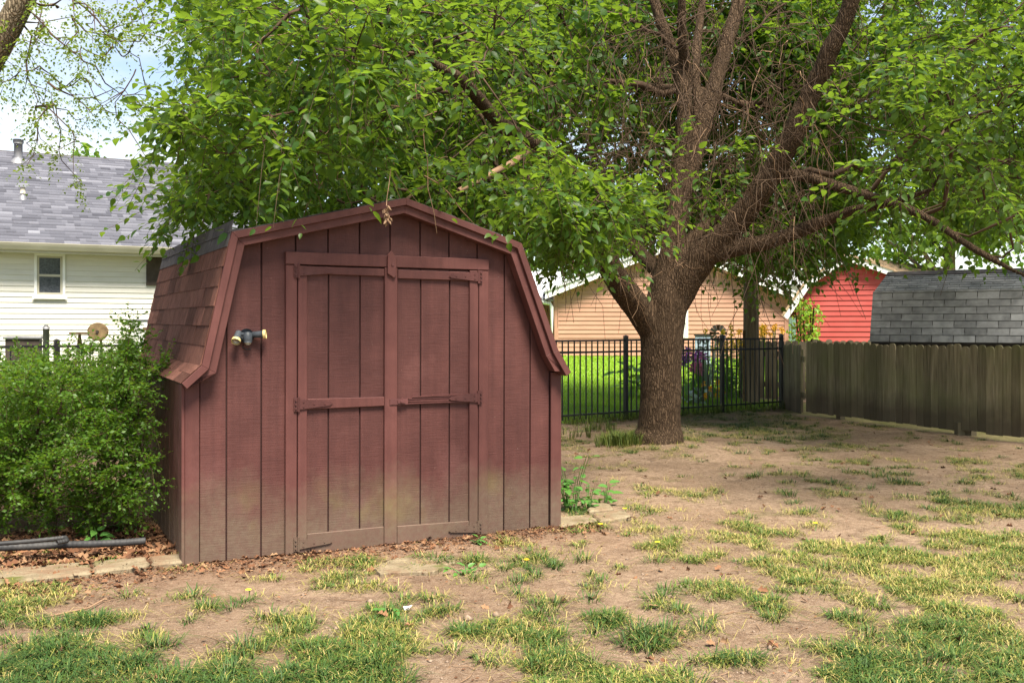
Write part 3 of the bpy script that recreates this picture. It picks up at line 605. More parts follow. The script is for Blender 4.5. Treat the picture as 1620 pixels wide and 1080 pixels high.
for px, py, r_, h, mt in ((29, 257, .085, .40, 'pipe'), (36, 316, .045, .24, 'pipe')):
    q = on_plane(px, py, rp, rn); l = q - (HP - hn * .4); lx, ly = np.dot(l, hd), -np.dot(l, hn); lz = q[2] - .35
    v = MB().tube([(lx, ly, lz - .1), (lx, ly, lz + h)], r_, 16).build('vent_pipe', MT[mt], house, True)
    MB().tube([(lx, ly, lz - .05), (lx, ly, lz + .03), (lx, ly, lz + .09)], [r_ * 2.1, r_ * 1.7, r_ * 1.05], 16, False).build('flashing', MT['pipe'], v, True)
    if r_ > .05: MB().tube([(lx, ly, lz + h), (lx, ly, lz + h + .02), (lx, ly, lz + h + .09)], [r_ * 1.1, r_ * 1.25, r_ * 1.25], 16).build('vent_cap', MT['pipe'], v, True)
    else: MB().tube([(lx, ly, lz + .12), (lx, ly, lz + h + .01)], r_ * 1.08, 14).build('vent_cap', MT['gutter'], v, True)
# ------------------------------------------------------------------ tan house with gable
TY = 30.0; gx0, gx1 = (878 - 810) / FPX * TY, (1246 - 810) / FPX * TY
def tp(px, py): q = at(px, py, TY); return q[0], q[2]
pk_, le_, re_ = tp(1062, 384), tp(862, 463), tp(1262, 468); base = tz(4.7, TY) - .1
tan = empty('tan_house', (0, TY, 0)); tag(tan, 'salmon tan sided house with a low white trimmed gable', 'house')
def gz(x): return np.interp(x, [le_[0], pk_[0], re_[0]], [le_[1], pk_[1], re_[1]])
m = MB(); m.prism_y([(gx0, base), (gx1, base), (gx1, gz(gx1) - .05), (pk_[0], pk_[1] - .05), (gx0, gz(gx0) - .05)], .02, 8); m.build('wall', MT['tan'], tan)
z = base; lap = .132
def at_z(z): # x-extent of the gable at height z
    l = gx0 if z <= gz(gx0) else np.interp(z, [le_[1], pk_[1]], [le_[0], pk_[0]]); r_ = gx1 if z <= gz(gx1) else np.interp(-z, [-pk_[1], -re_[1]], [pk_[0], re_[0]]); return l, r_
while z < pk_[1] - .15:
    l0, r0 = at_z(z); l1, r1 = at_z(z + lap + .05)
    for s0, s1, t0, t1 in (((l0, 5.02, l1, 5.02), (5.30, r0, 5.30, r1)) if 1.0 < z < 2.02 else ((l0, r0, l1, r1),)):
        m = MB(); m.add([(s0, .019, z), (s1, .019, z), (t1, .019, z + lap), (t0, .019, z + lap), (s0, -.022, z), (s1, -.022, z), (t1, -.002, z + lap), (t0, -.002, z + lap)],
              [(4, 5, 6, 7), (0, 1, 5, 4), (1, 2, 6, 5), (0, 4, 7, 3), (2, 3, 7, 6), (3, 2, 1, 0)]); m.build('siding_board', MT['tan'], tan)
    z += lap
m = MB(); m.box(5.02, 5.30, -.05, .02, 1.02, 2.0); m.build('window', MT['white'], tan); 
for a, b in ((le_, pk_), (pk_, re_)):
    m = MB(); m.prism_y([a, b, (b[0], b[1] - .2), (a[0], a[1] - .2)], -.36, -.3); m.build('fascia', MT['white'], tan)
    m = MB(); m.prism_y([(a[0], a[1] + .002), (b[0], b[1] + .002), (b[0], b[1] + .06), (a[0], a[1] + .06)], -.4, 8.3); m.build('roof', MT['lightroof'], tan)
    m = MB(); m.prism_y([(a[0], a[1] - .16), (b[0], b[1] - .16), (b[0], b[1] - .13), (a[0], a[1] - .13)], -.3, -.0); m.build('soffit', MT['white'], tan)
for x in (gx0 - .02, gx1 - .1): MB().box(x, x + .12, -.035, .02, base, gz(x) - .2).build('corner_trim', MT['tan'], tan)
x = gx0 - .10; MB().tube([(x - .35, -.1, 2.10), (x - .05, -.1, 2.05), (x, -.1, 1.95), (x, -.1, base)], .055, 8).build('downspout', MT['white'], tan, True)
MB().box(-2.0, gx0 - .01, 2.0, 8, base, 2.25).build('wing_wall', MT['brick'], tan)
m = MB(); m.prism_x([(1.3, 2.22), (5, 3.3), (8.5, 2.25), (8.5, 2.2), (5, 3.22), (1.3, 2.15)], -2.4, gx0 + .4); m.build('wing_roof', MT['lightroof'], tan)
m = MB(); [m.tube([(gx0 - .35, 1.0, base), (gx0 - .35, 1.0, 2.16)], .06, 8)]
for k in range(6):
    a = [(gx0 - .35 + .17 * math.sin(t), 1.0, base + .35 + k * .28 + .13 * math.cos(t)) for t in np.linspace(0, 6.2, 14)]; m.tube(a, .014, 5, False)
m.build('porch_scrollwork', MT['rust'], tan, True)
# ------------------------------------------------------------------ red gambrel building and the roof beyond
RY = 24.0
def rp_(px, py): q = at(px, py, RY); return q[0], q[2]
rpts = [rp_(1243, 500), rp_(1280, 444), rp_(1340, 404), rp_(1408, 430), rp_(1420, 441), rp_(1432, 470)]
RXM = (rpts[0][0] + rpts[5][0]) / 2; rpts = [(p[0] - RXM, p[1]) for p in rpts]; red = empty('red_barn', (RXM, RY, 0), R(-19)); tag(red, 'bright red sided barn with white gambrel trim', 'barn')
rb = 0.0
def rz(x): return np.interp(x, [p[0] for p in rpts], [p[1] for p in rpts])
rx0, rx1 = rp_(1262, 500)[0] - RXM, rp_(1424, 470)[0] - RXM
m = MB(); m.prism_y([(rx0, rb), (rx1, rb), (rx1, rz(rx1) - .05)] + [(p[0], p[1] - .05) for p in rpts[4:0:-1]] + [(rx0, rz(rx0) - .05)], .02, 5); m.build('wall', MT['red'], red)
z = rb; lap = .125
xs = np.linspace(rx0, rx1, 400); zs = rz(xs)
while z < rpts[2][1] - .15:
    ok = xs[zs > z + lap + .03]
    if len(ok) < 8: break
    m = MB(); m.prism_x([(0.019, z), (-.020, z), (-.002, z + lap), (.019, z + lap)], ok[0], ok[-1]); m.build('siding_board', MT['red'], red); z += lap
ro = offset_poly(rpts, .13); rt = offset_poly(rpts, -.05)
for i in range(5):
    m = MB(); m.prism_y([rpts[i], rpts[i + 1], ro[i + 1], ro[i]], -.2, -.15); m.build('fascia', MT['white'], red)
    m = MB(); m.prism_y([rt[i], rt[i + 1], rpts[i + 1], rpts[i]], -.22, 5.2); m.build('roof', MT['tanroof'], red)
fh = empty('far_house', (0, 30, 0)); tag(fh, 'far house with tan shingle roof behind the red barn', 'house')
a, b, c, d = at(1375, 408, 33), at(1520, 428, 33), at(1375, 455, 29.5), at(1530, 446, 29.5)
m = MB(); v = [a, b, d, c]; m.add([(p[0], p[1] - 30, p[2]) for p in v] + [(p[0], p[1] - 30, p[2] - .08) for p in v], [(3, 2, 1, 0), (4, 5, 6, 7), (0, 1, 5, 4), (1, 2, 6, 5), (2, 3, 7, 6), (3, 0, 4, 7)]); m.build('roof', MT['tanroof'], fh)
MB().box(c[0] + .2, d[0] - .2, -.2, 3, -.2, min(c[2], d[2]) - .12).build('wall', MT['cream'], fh)
gar = empty('white_garage', (0, 32, 0)); tag(gar, 'small pale garage with green door between tan house and red barn', 'garage')
a = at(1235, 452, 32); b = at(1290, 452, 32)
MB().box(a[0], b[0], 0, 3, 0, a[2]).build('wall', MT['white'], gar); m = MB(); m.prism_y([(a[0] - .3, a[2]), (b[0] + .3, a[2]), ((a[0] + b[0]) / 2, a[2] + .6)], -.3, 3.2); m.build('roof', MT['lightroof'], gar)
MT['greendoor'] = surf('green_door', (.12, .22, .17), (.18, .30, .24)); c = at(1249, 480, 31.95); MB().box(c[0], c[0] + .5, -.05, -.002, 0, c[2]).build('door', MT['greendoor'], gar)
# ------------------------------------------------------------------ grey gambrel hut beyond the picket fence
A_ = at(1378, 540, 15.6); B_ = at(1620, 545, 14.4); dv = (B_ - A_)[:2]; ha = math.atan2(dv[1], dv[0]); HL = 4.6
hut = empty('grey_hut', (A_[0], A_[1], 0), ha); tag(hut, 'low hut with charcoal shingle barn roof behind the picket fence', 'hut')
e = 1.135; hp = [(0, e), (.20, 1.89), (1.15, 2.24), (2.1, 1.89), (2.3, e)]
MB().box(.1, HL - .1, .10, 2.2, -.1, e + .3).build('wall', MT['blackwood'], hut)
for k in range(18): MB().box(.1 + k * .24, .1 + k * .24 + .232, .085, .0995, -.1, e + .05).build('siding_board', MT['blackwood'], hut)
m = MB(); m.prism_x([(y, z) for y, z in hp] + [(y, z - .04) for y, z in hp[::-1]], 0, HL); rr = m.build('roof', MT['felt'], hut)
for s in (0.1, HL - .15): m = MB(); m.prism_x([(.12, e), (2.18, e), (2.05, 1.84), (1.15, 2.19), (.25, 1.84)], s, s + .03); m.build('gable', MT['blackwood'], hut)
gm = MB(); gm.prism_x([(0, .0), (0, .012), (.15, .002), (.15, 0)], 0, .300); gm = gm.build('shingle', MT['greyshingle']); gme = gm.data; bpy.data.objects.remove(gm)
for (p0, p1) in ((hp[0], hp[1]), (hp[1], hp[2])):
    p0 = np.array(p0); p1 = np.array(p1); L = np.linalg.norm(p1 - p0); t = (p1 - p0) / L; n2 = np.array((-t[1], t[0])); nr = int(round(L / .112)); ex = L / nr
    for r_ in range(nr):
        x = -.02 - (.152 if r_ % 2 else 0)
        while x < HL + .02:
            x0 = max(x, -.02); wd = min(x + .305, HL + .02) - x0
            if wd > .03:
                p = p0 + t * (ex * r_ - .006) + n2 * .001; lf = random.uniform(-.003, .008); tt = t * math.cos(lf) - n2 * math.sin(lf); nn = n2 * math.cos(lf) + t * math.sin(lf)
                inst('shingle', gme, rr, mat_axes((x0, p[0], p[1]), np.array((1, 0, 0)) * (wd - .011) / .300, (0, tt[0], tt[1]), (0, nn[0], nn[1])))
            x += .305
m = MB(); m.prism_x([(1.0, 2.205), (1.15, 2.275), (1.3, 2.205), (1.15, 2.25)], -.02, HL); m.build('ridge_cap', MT['cap_shingle'], rr)
# ------------------------------------------------------------------ vegetation helpers
def norm(v): return v / (np.linalg.norm(v, axis=-1, keepdims=True) + 1e-9)
# leaf templates: x across, y along, z normal
def leaf_tpl(kind):
    if kind == 'broad':      # heart-based oval leaf, folded along the midrib, tip curled down
        v = [(0, 0, 0), (-.20, .10, .05), (-.29, .38, .07), (-.17, .74, .02), (0, 1.02, -.10), (.17, .74, .02), (.29, .38, .07), (.20, .10, .05), (0, .40, -.01), (0, .75, -.02)]
        f = [(0, 8, 2, 1), (8, 9, 3, 2), (9, 4, 4, 3), (0, 7, 6, 8), (8, 6, 5, 9), (9, 5, 4, 4)]
        f3 = []
        for q in f:
            if len(set(q)) == 3: f3.append((q[0], q[1], q[3]) if q[1] == q[2] else (q[0], q[1], q[2]))
            else: f3 += [(q[0], q[1], q[2]), (q[0], q[2], q[3])]
        return np.array(v), np.array(f3)
    if kind == 'mid':
        v = [(0, 0, 0), (-.34, .35, .06), (0, 1, -.08), (.34, .35, .06), (-.22, .12, .03), (.22, .12, .03)]
        return np.array(v), np.array([(0, 2, 1), (0, 3, 2), (0, 1, 4), (0, 5, 3)])
    v = [(0, 0, 0), (-.32, .45, .07), (0, 1, -.05), (.32, .45, .07)]
    return np.array(v), np.array([(0, 2, 1), (0, 3, 2)])
def leaves_geo(P, T, Nn, S, kind):
    tv, tf = leaf_tpl(kind); B = norm(np.cross(T, Nn)); Nn = np.cross(B, T)
    V = P[:, None, :] + S[:, None, None] * (tv[None, :, 0:1] * B[:, None] + tv[None, :, 1:2] * T[:, None] + tv[None, :, 2:3] * Nn[:, None])
    F = tf[None] + (np.arange(len(P)) * len(tv))[:, None, None]; return V.reshape(-1, 3), F.reshape(-1, 3), len(tv)
class Grow:
    """branches grown from a skeleton out to target points"""
    def __init__(s, cap=120000):
        s.pos = np.zeros((cap, 3)); s.par = np.full(cap, -1); s.pl = np.zeros(cap); s.dir = np.zeros((cap, 3)); s.n = 0; s.paths = []; s.tips = []
    def skel(s, pts, parent=-1, start_pl=0, sub=.18):
        pts = np.asarray(pts, float); prev = parent
        for k in range(len(pts) - (1 if parent < 0 else 1)):
            a, b = pts[k], pts[k + 1]; m = max(1, int(np.linalg.norm(b - a) / sub))
            for j in range(m + (1 if k == len(pts) - 2 else 0)):
                p = a + (b - a) * j / m; i = s.n; s.n += 1; s.pos[i] = p; s.par[i] = prev; s.dir[i] = norm(b - a); s.pl[i] = (s.pl[prev] + np.linalg.norm(p - s.pos[prev])) if prev >= 0 else start_pl; prev = i
        s.nskel = s.n; return prev
    def grow(s, targets, alpha=.35, step=.16, wob=.05, droop=.1):
        d0 = np.array([np.min(np.sum((s.pos[:s.n] - q) ** 2, 1)) for q in targets])
        for ti in np.argsort(d0):
            q = targets[ti]; d = np.sqrt(np.sum((s.pos[:s.n] - q) ** 2, 1)); i = int(np.argmin(d + alpha * s.pl[:s.n])); L = d[i]
            p0 = s.pos[i]; c = p0 + s.dir[i] * L * .38 + rng.normal(0, .09, 3) * L; m = max(2, int(L / step)); prev = i; path = [i]
            for k in range(1, m + 1):
                t = k / m; p = (1 - t) ** 2 * p0 + 2 * t * (1 - t) * c + t * t * q; p = p + (rng.normal(0, wob, 3) * min(1, L) * (t < 1)); p[2] -= droop * L * t * t * 0.0
                j = s.n; s.n += 1; s.pos[j] = p; s.par[j] = prev; s.dir[j] = norm(p - s.pos[prev]); s.pl[j] = s.pl[prev] + np.linalg.norm(p - s.pos[prev]); prev = j; path.append(j)
            s.paths.append(path); s.tips.append(prev)
    def radii(s, r0, ex):
        w_ = np.zeros(s.n); w_[s.tips] += 1
        for i in range(s.n - 1, -1, -1):
            if s.par[i] >= 0: w_[s.par[i]] += w_[i]
        s.w = w_; return r0 * np.maximum(w_, 1) ** ex
    def tubes(s, rad, rmax=1.):
        V = []; F = []; o = 0
        for path in s.paths:
            p = s.pos[path]; r_ = np.minimum(rad[path].copy(), rmax); r_[0] = r_[1]; r_[-1] *= .6
            sd = 7 if r_.max() > .03 else (4 if r_.max() > .008 else 3); v, f = tube_arr(p, r_, sd); V.append(v); F.append(f + o); o += len(v)
        return np.concatenate(V), np.concatenate(F)
def shoots(tips, dirs, nsh, length, nleaf, size, droop=.5, flat=.55, spread=.8, lz=-.10):
    """leafy shoots at branch tips: leaf positions, axes, sizes and the shoots' own lines"""
    K = len(tips); tips = np.repeat(tips, nsh, 0); dirs = np.repeat(dirs, nsh, 0); M = len(tips)
    d = norm(dirs * .55 + rng.normal(0, spread * .6, (M, 3)) + np.array((0, 0, -.15))); ln = length * rng.uniform(.55, 1.25, M)
    t = (np.arange(nleaf)[None] + rng.uniform(0, .8, (M, nleaf))) / nleaf
    P = tips[:, None] + d[:, None] * (t * ln[:, None])[..., None]; P[..., 2] -= droop * (t ** 2) * ln[:, None] * .8
    tang = d[:, None] + np.zeros_like(P); tang[..., 2] -= droop * 1.2 * t
    side = norm(np.cross(d, np.array((0, 0, 1.)))); sg = np.where(np.arange(nleaf) % 2, 1., -1.)
    T = norm(tang * .55 + side[:, None] * sg[None, :, None] * .75 + rng.normal(0, .30, P.shape) + np.array((0, 0, lz)))
    Nn = norm(np.array((0, 0, 1.)) + rng.normal(0, flat, P.shape)); S = size * rng.uniform(.42, 1.18, (M, nleaf)) * (1 - .25 * t)
    P = P + T * (S * .25)[..., None]
    line = np.stack([tips, tips + d * (ln * .5)[:, None] - np.array((0, 0, 1.)) * (droop * .25 * ln * .8)[:, None], tips + d * ln[:, None] - np.array((0, 0, 1.)) * (droop * ln * .8)[:, None]], 1)
    f = lambda a: a.reshape(-1, a.shape[-1]) if a.ndim == 3 else a.ravel()
    return f(P), f(T), f(Nn), f(S), line
def lines_geo(lines, r0):
    V = []; F = []; o = 0
    M = len(lines); m = lines.shape[1]; t = norm(np.gradient(lines, axis=1)); a = norm(np.cross(t, np.array((.3, .2, 1.)))); b = np.cross(t, a)
    rr = (r0 * np.linspace(1, .45, m))[None, :, None, None]; th = np.arange(3) * 2 * math.pi / 3
    v = lines[:, :, None] + rr * (np.cos(th)[None, None, :, None] * a[:, :, None] + np.sin(th)[None, None, :, None] * b[:, :, None])
    base = (np.arange(M) * m * 3)[:, None, None] + (np.arange(m - 1) * 3)[None, :, None]; i = base + np.arange(3); j = base + (np.arange(3) + 1) % 3
    return v.reshape(-1, 3), np.stack([i, i + 3, j + 3, j], -1).reshape(-1, 4)
# ------------------------------------------------------------------ the big shade tree
TY0 = 11.4
def limb(lst): return np.array([at(a, b, c) for a, b, c, r_ in lst]), np.array([r_ for *_, r_ in lst])
trunk = [(1040, 730, 11.4, .40), (1040, 708, 11.4, .375), (1041, 699, 11.4, .335), (1042, 690, 11.4, .298), (1042, 674, 11.4, .270), (1044, 650, 11.4, .258), (1047, 600, 11.4, .255), (1049, 550, 11.4, .262), (1050, 510, 11.4, .275), (1052, 480, 11.4, .268), (1058, 450, 11.4, .235), (1060, 420, 11.42, .195), (1066, 380, 11.45, .165), (1073, 320, 11.5, .135), (1078, 260, 11.55, .125), (1081, 200, 11.6, .115), (1082, 150, 11.65, .105), (1066, 80, 11.7, .085), (1040, 20, 11.8, .075), (1010, -80, 12, .06), (980, -200, 12.2, .04)]
leftl = [(1030, 520, 11.35, .16), (1012, 490, 11.25, .155), (985, 455, 11.0, .148), (962, 420, 10.8, .135), (948, 385, 10.6, .12), (930, 330, 10.3, .105), (900, 270, 9.8, .095), (868, 238, 9.4, .085), (837, 224, 9.1, .075), (795, 204, 8.7, .068), (765, 168, 8.4, .06), (732, 134, 8.0, .05), (696, 112, 7.7, .042), (640, 60, 7.3, .032), (580, 20, 7.0, .02)]
rightl = [(1062, 480, 11.4, .20), (1085, 440, 11.35, .195), (1120, 395, 11.2, .165), (1154, 361, 11.05, .145), (1185, 325, 10.9, .135), (1209, 292, 10.8, .132), (1238, 250, 10.65, .125), (1259, 210, 10.5, .12), (1277, 165, 10.4, .11), (1291, 128, 10.3, .105), (1318, 75, 10.1, .095), (1337, 27, 10.0, .085), (1365, -60, 9.8, .07), (1400, -180, 9.6, .045)]
lowr = [(1110, 410, 11.2, .11), (1145, 397, 11.1, .10), (1180, 388, 11.0, .092), (1222, 379, 10.9, .085), (1260, 366, 10.8, .078), (1291, 353, 10.7, .07), (1337, 338, 10.5, .055), (1405, 322, 10.1, .04), (1480, 300, 9.6, .028)]
sider = [(1225, 275, 10.75, .065), (1264, 276, 10.6, .062), (1300, 285, 10.4, .056), (1337, 297, 10.2, .052), (1396, 315, 9.9, .046), (1465, 338, 9.4, .04), (1538, 395, 8.8, .032), (1611, 428, 8.3, .024), (1690, 460, 7.8, .015)]
mid2 = [(1072, 330, 11.5, .10), (1090, 280, 11.6, .105), (1112, 200, 11.7, .105), (1124, 150, 11.8, .10), (1136, 114, 11.9, .095), (1154, 55, 12.0, .088), (1172, 0, 12.1, .08), (1190, -110, 12.3, .06)]
mid3 = [(1083, 170, 11.62, .07), (1090, 120, 11.7, .068), (1078, 60, 11.4, .06), (1076, 0, 11.2, .05), (1085, -120, 11.0, .035)]
mid4 = [(1105, 190, 11.7, .06), (1100, 110, 12.0, .055), (1108, 30, 12.4, .05), (1115, -60, 12.8, .04)]
backl = [(1045, 430, 11.5, .10), (1010, 400, 12.1, .085), (970, 350, 12.9, .07), (900, 290, 13.8, .05), (820, 240, 14.6, .035)]
backr = [(1075, 400, 11.55, .09), (1110, 360, 12.4, .075), (1190, 300, 13.4, .055), (1290, 240, 14.4, .04), (1400, 180, 15.2, .025)]
bare = [(868, 236, 9.4, .036), (834, 239, 9.1, .033), (810, 258, 8.8, .030), (784, 271, 8.6, .028), (755, 287, 8.4, .025), (725, 302, 8.2, .022)]
tree = empty('shade_tree', (1.66, 11.4, tz(1.66, 11.4))); tag(tree, 'large spreading shade tree with thick forked trunk beside the shed', 'tree')
inv = Matrix.Translation(-tree.location)
TB = np.array(tree.location)
def limb_obj(name, specs, voxel):
    m = MB()
    for sp in specs:
        p, r_ = limb(sp); n = len(p); tt = np.linspace(0, n - 1, n * 3); p2 = np.stack([np.interp(tt, np.arange(n), p[:, k]) for k in range(3)], 1); r2 = np.interp(tt, np.arange(n), r_)
        for _ in range(2): p2[1:-1] = (p2[:-2] + p2[1:-1] * 2 + p2[2:]) / 4
        sway_ = np.stack([fbm(tt * .9, tt * 0 + k * 7, 1.3, 2) - .5 for k in range(3)], 1) * .06; p2 = p2 + sway_ * np.minimum(1, tt / 4)[:, None]
        m.tube(p2 - TB, r2, 20)
    o = m.build(name, MT['bark'], tree, True)
    rm = o.modifiers.new('merge', 'REMESH'); rm.mode = 'VOXEL'; rm.voxel_size = voxel; rm.use_smooth_shade = True
    sm = o.modifiers.new('smooth', 'SMOOTH'); sm.factor = .5; sm.iterations = 4
    tx = bpy.data.textures.new('bark_lumps', 'CLOUDS'); tx.noise_scale = .22; tx.noise_depth = 2
    dp = o.modifiers.new('lumps', 'DISPLACE'); dp.texture = tx; dp.strength = .022; dp.mid_level = .5; dp.texture_coords = 'LOCAL'
    return o
trunk = [(a, b, c, r_ * (.92 if b > 470 else .86)) for a, b, c, r_ in trunk]
limb_obj('trunk', [trunk, leftl, rightl, lowr, mid2, mid3, mid4, backl, backr, sider], .022)
g = Grow(); e0 = {}
allnodes = []
for sp in (trunk, leftl, rightl, lowr, sider, mid2, mid3, mid4, backl, backr):
    p, r_ = limb(sp); g.skel(p, -1, 0 if sp is trunk else 1.0)
# lower outline of the crown in the photograph (x -> lowest y)
LBX = [200, 250, 300, 360, 430, 520, 620, 700, 760, 820, 880, 930, 980, 1040, 1100, 1150, 1190, 1215, 1250, 1290, 1340, 1400, 1480, 1560, 1640, 1900]
LBY = [120, 330, 350, 340, 335, 318, 300, 318, 345, 375, 405, 395, 385, 370, 385, 395, 450, 445, 420, 420, 400, 372, 370, 375, 385, 400]
def lowb(px): return np.interp(px, LBX, LBY)
def sample(n, x0, x1, y0, y1, d0, d1, lb=True, pad=0, thin=None):
    out_ = []
    while len(out_) < n:
        px = random.uniform(x0, x1); Y = random.uniform(d0, d1); py = random.uniform(y0, y1)
        if lb and py > lowb(px) - pad - .27 * FPX / Y + 8: continue
        q = at(px, py, Y)
        if q[2] > 10.5: continue
        u, b = shed_uv(q[0], q[1])
        if -.3 < u < 2.75 and -.35 < b < 3.1:
            zr = (roof_z(min(max(u, 0), 2.44), 0) if u > 0 else 1.9) + .25
            if q[2] < zr: continue
        if np.hypot(q[0] - 1.66, q[1] - 11.4) > 7.6: continue
        if thin is not None and not thin(px, py): continue
        out_.append(q)
    return out_
edge = lambda px, py: random.random() < sstep(250 + 45 * math.sin(py / 37), 340 + 30 * math.sin(py / 50), px)
front = []
inner = lambda px, py: edge(px, py) and (px < 640 or py > 260 or random.random() < .22)
front += sample(108, 250, 880, -20, 400, 5.5, 7.2, thin=inner)            # hanging over the shed
front += sample(140, 270, 900, -40, 400, 7.2, 9.5, thin=inner)
front += sample(72, 790, 1010, 300, 430, 6.8, 8.6)
front += sample(6, 1000, 1200, 215, 330, 7.6, 9.0)
front += sample(15, 1330, 1490, 60, 330, 6.4, 7.8)
front += sample(34, 1480, 1720, -20, 380, 6.5, 9.0)
back = []
back += sample(270, 290, 900, -40, 400, 9.5, 14.5, thin=edge)
back += sample(860, 600, 1360, -60, 420, 13.0, 17.8)
back += sample(150, 1000, 1330, 300, 470, 12.3, 15.5)
back += sample(280, 1400, 1760, -60, 420, 9.5, 16.0)
back += sample(170, 1230, 1420, -60, 430, 11.8, 16.5)
back += sample(90, 430, 840, 270, 345, 8.9, 11.5, lb=False)
front += sample(24, 285, 400, 270, 350, 6.6, 8.4, lb=False)
back += sample(90, 640, 960, -90, 170, 9.2, 13)
back += sample(150, 960, 1350, -90, 170, 12.4, 14)
top = []
while len(top) < 270:                                                        # the roof of the crown above the frame
    a = random.uniform(0, 2 * math.pi); rr_ = 6.6 * math.sqrt(random.random()); z = 4.6 + 3.6 * (1 - (rr_ / 7) ** 2) + random.uniform(-.6, 1.0)
    q = np.array((1.66 + rr_ * math.cos(a), 11.4 + rr_ * math.sin(a), z)); px, py = proj(q)
    if -100 < px < 300: continue
    top.append(q)
side = []
while len(side) < 60:
    a = random.uniform(-1.2, 1.2); rr_ = random.uniform(5, 6.6); q = np.array((1.66 + rr_ * math.cos(a), 11.4 + rr_ * math.sin(a), random.uniform(2.9, 5.5))); px, py = proj(q)
    if px > 1700: side.append(q)
targets = np.array(front + back + top + side)
g.grow(targets, .42, .17, .035)
rad = g.radii(.0042, .44)
tipn = np.array(g.tips); tp_ = g.pos[tipn]; td = g.dir[tipn]
V, F = g.tubes(rad, .055)
brm = np_mesh('branches', V - TB, F, None, True); br = mk('branches', brm, MT['twig'], tree); br['kind'] = 'stuff'
pb, rb_ = limb(bare); MB().tube(pb - TB, rb_, 10).build('branch', MT['paletwig'], tree, True)['label'] = 'pale bare broken branch'
# hanging bare twigs inside the crown
def hang(n, x0, x1, y0, y1, d0, d1, lmin, lmax):
    L = []
    for _ in range(n):
        p = at(random.uniform(x0, x1), random.uniform(y0, y1), random.uniform(d0, d1)); a = random.uniform(0, 6.28); ln = random.uniform(lmin, lmax)
        h = np.array((math.cos(a), math.sin(a), 0)) * random.uniform(.1, .9); dz = random.uniform(-1, .35)
        L.append([p + (h * t + np.array((0, 0, dz * t - .25 * t * t))) * ln + np.array([random.gauss(0, .03) for _ in range(3)]) * ln * (t > 0) for t in (0, .2, .4, .6, .8, 1)])
    return np.array(L)
V1, F1 = lines_geo(np.concatenate([hang(1500, 700, 1300, -20, 390, 8.5, 13.5, .4, 1.4), hang(420, 1300, 1620, -20, 290, 9.5, 13.5, .4, 1.0)]), .0055)
o = mk('twigs', np_mesh('twigs', V1 - TB, F1, None, True), MT['twig'], tree); o['kind'] = 'stuff'
hl = np.concatenate([hang(26, 430, 720, 0, 290, 6.0, 7.5, .35, .8), hang(55, 880, 1320, 60, 360, 8.5, 11, .3, .7), hang(10, 960, 1150, 400, 440, 9.6, 10.8, .4, .8)])
V1, F1 = lines_geo(hl, .005); o = mk('pale_twigs', np_mesh('pale_twigs', V1 - TB, F1, None, True), MT['paletwig'], tree); o['kind'] = 'stuff'
dist = tp_[:, 1]; inpx, inpy = proj(tp_); inf = (inpx > -60) & (inpx < 1680) & (inpy > -60)
gr_near = inf & (dist < 9.5); gr_far = inf & ~gr_near; gr_off = ~inf
P1, T1, N1, S1, l1 = shoots(tp_[gr_near], td[gr_near], 4, .50, 14, .090, .30, .42)
P2, T2, N2, S2, l2 = shoots(tp_[gr_far], td[gr_far], 6, .55, 12, .122, .45, .8, .9, -.25)
P3, T3, N3, S3, l3 = shoots(tp_[gr_off], td[gr_off], 5, .7, 9, .15, .5, .6)
# leaves along the finer branches too
bn = np.array([j for path in g.paths for j in path[len(path) // 2:]]); bn = bn[g.w[bn] <= 3]; bp = g.pos[bn]; bx, by = proj(bp); bn = bn[(bx > 240) & (bx < 1700) & (by > -60) & (bp[:, 1] < 17) & ((bx < 700) | (bx > 1400) | (bp[:, 1] > 12.2))]
P4, T4, N4, S4, l4 = shoots(g.pos[bn], g.dir[bn], 1, .22, 4, .092, .3, .5)
def shed_clear(P, *o):
    u, b = shed_uv(P[:, 0], P[:, 1]); zr = np.interp(u, [p[0] for p in PROF], [p[1] for p in PROF]) + .05
    bad = (u > -.08) & (u < 2.52) & (b > -.16) & (b < 2.95) & (P[:, 2] < zr); return [x[~bad] for x in (P,) + o]
def front_clear(P, *o):                      # no stray sprays hanging across the shed front
    px, py = proj(P); lim = np.interp(px, [300, 365, 640, 822, 880], [420, 385, 330, 392, 470]) + np.where((px > 420) & (px < 520), 22, 0); bad = (px > 300) & (px < 890) & (py > lim) & (P[:, 1] < 7.2); return [x[~bad] for x in (P,) + o]
l1 = front_clear(l1[:, 2], l1)[1]; l4 = front_clear(l4[:, 2], l4)[1]; P1, T1, N1, S1 = front_clear(P1, T1, N1, S1); P4, T4, N4, S4 = front_clear(P4, T4, N4, S4)
P1, T1, N1, S1 = shed_clear(P1, T1, N1, S1); P2, T2, N2, S2 = shed_clear(P2, T2, N2, S2)
P4, T4, N4, S4 = shed_clear(P4, T4, N4, S4)
P1 = np.concatenate([P1, P4]); T1 = np.concatenate([T1, T4]); N1 = np.concatenate([N1, N4]); S1 = np.concatenate([S1, S4])
V1, F1 = lines_geo(np.concatenate([l1, l4]), .0022); o = mk('shoots', np_mesh('shoots', V1 - TB, F1, None, True), MT['twig'], tree); o['kind'] = 'stuff'
px, py = proj(P1); big = S1 / P1[:, 1] * ((px > 10) & (px < 1610) & (py > 5) & (py < 470)); order = np.argsort(-big); sel = order[:300]; rest = np.ones(len(P1), bool); rest[sel] = False
V1, F1, k1 = leaves_geo(P1[rest], T1[rest], N1[rest], S1[rest], 'broad'); V2, F2, k2 = leaves_geo(P2, T2, N2, S2, 'mid'); V3, F3, k3 = leaves_geo(P3, T3, N3, S3, 'small')
rn_ = np.concatenate([np.repeat(rng.random(rest.sum()), k1), np.repeat(rng.random(len(P2)), k2), np.repeat(rng.random(len(P3)), k3)])
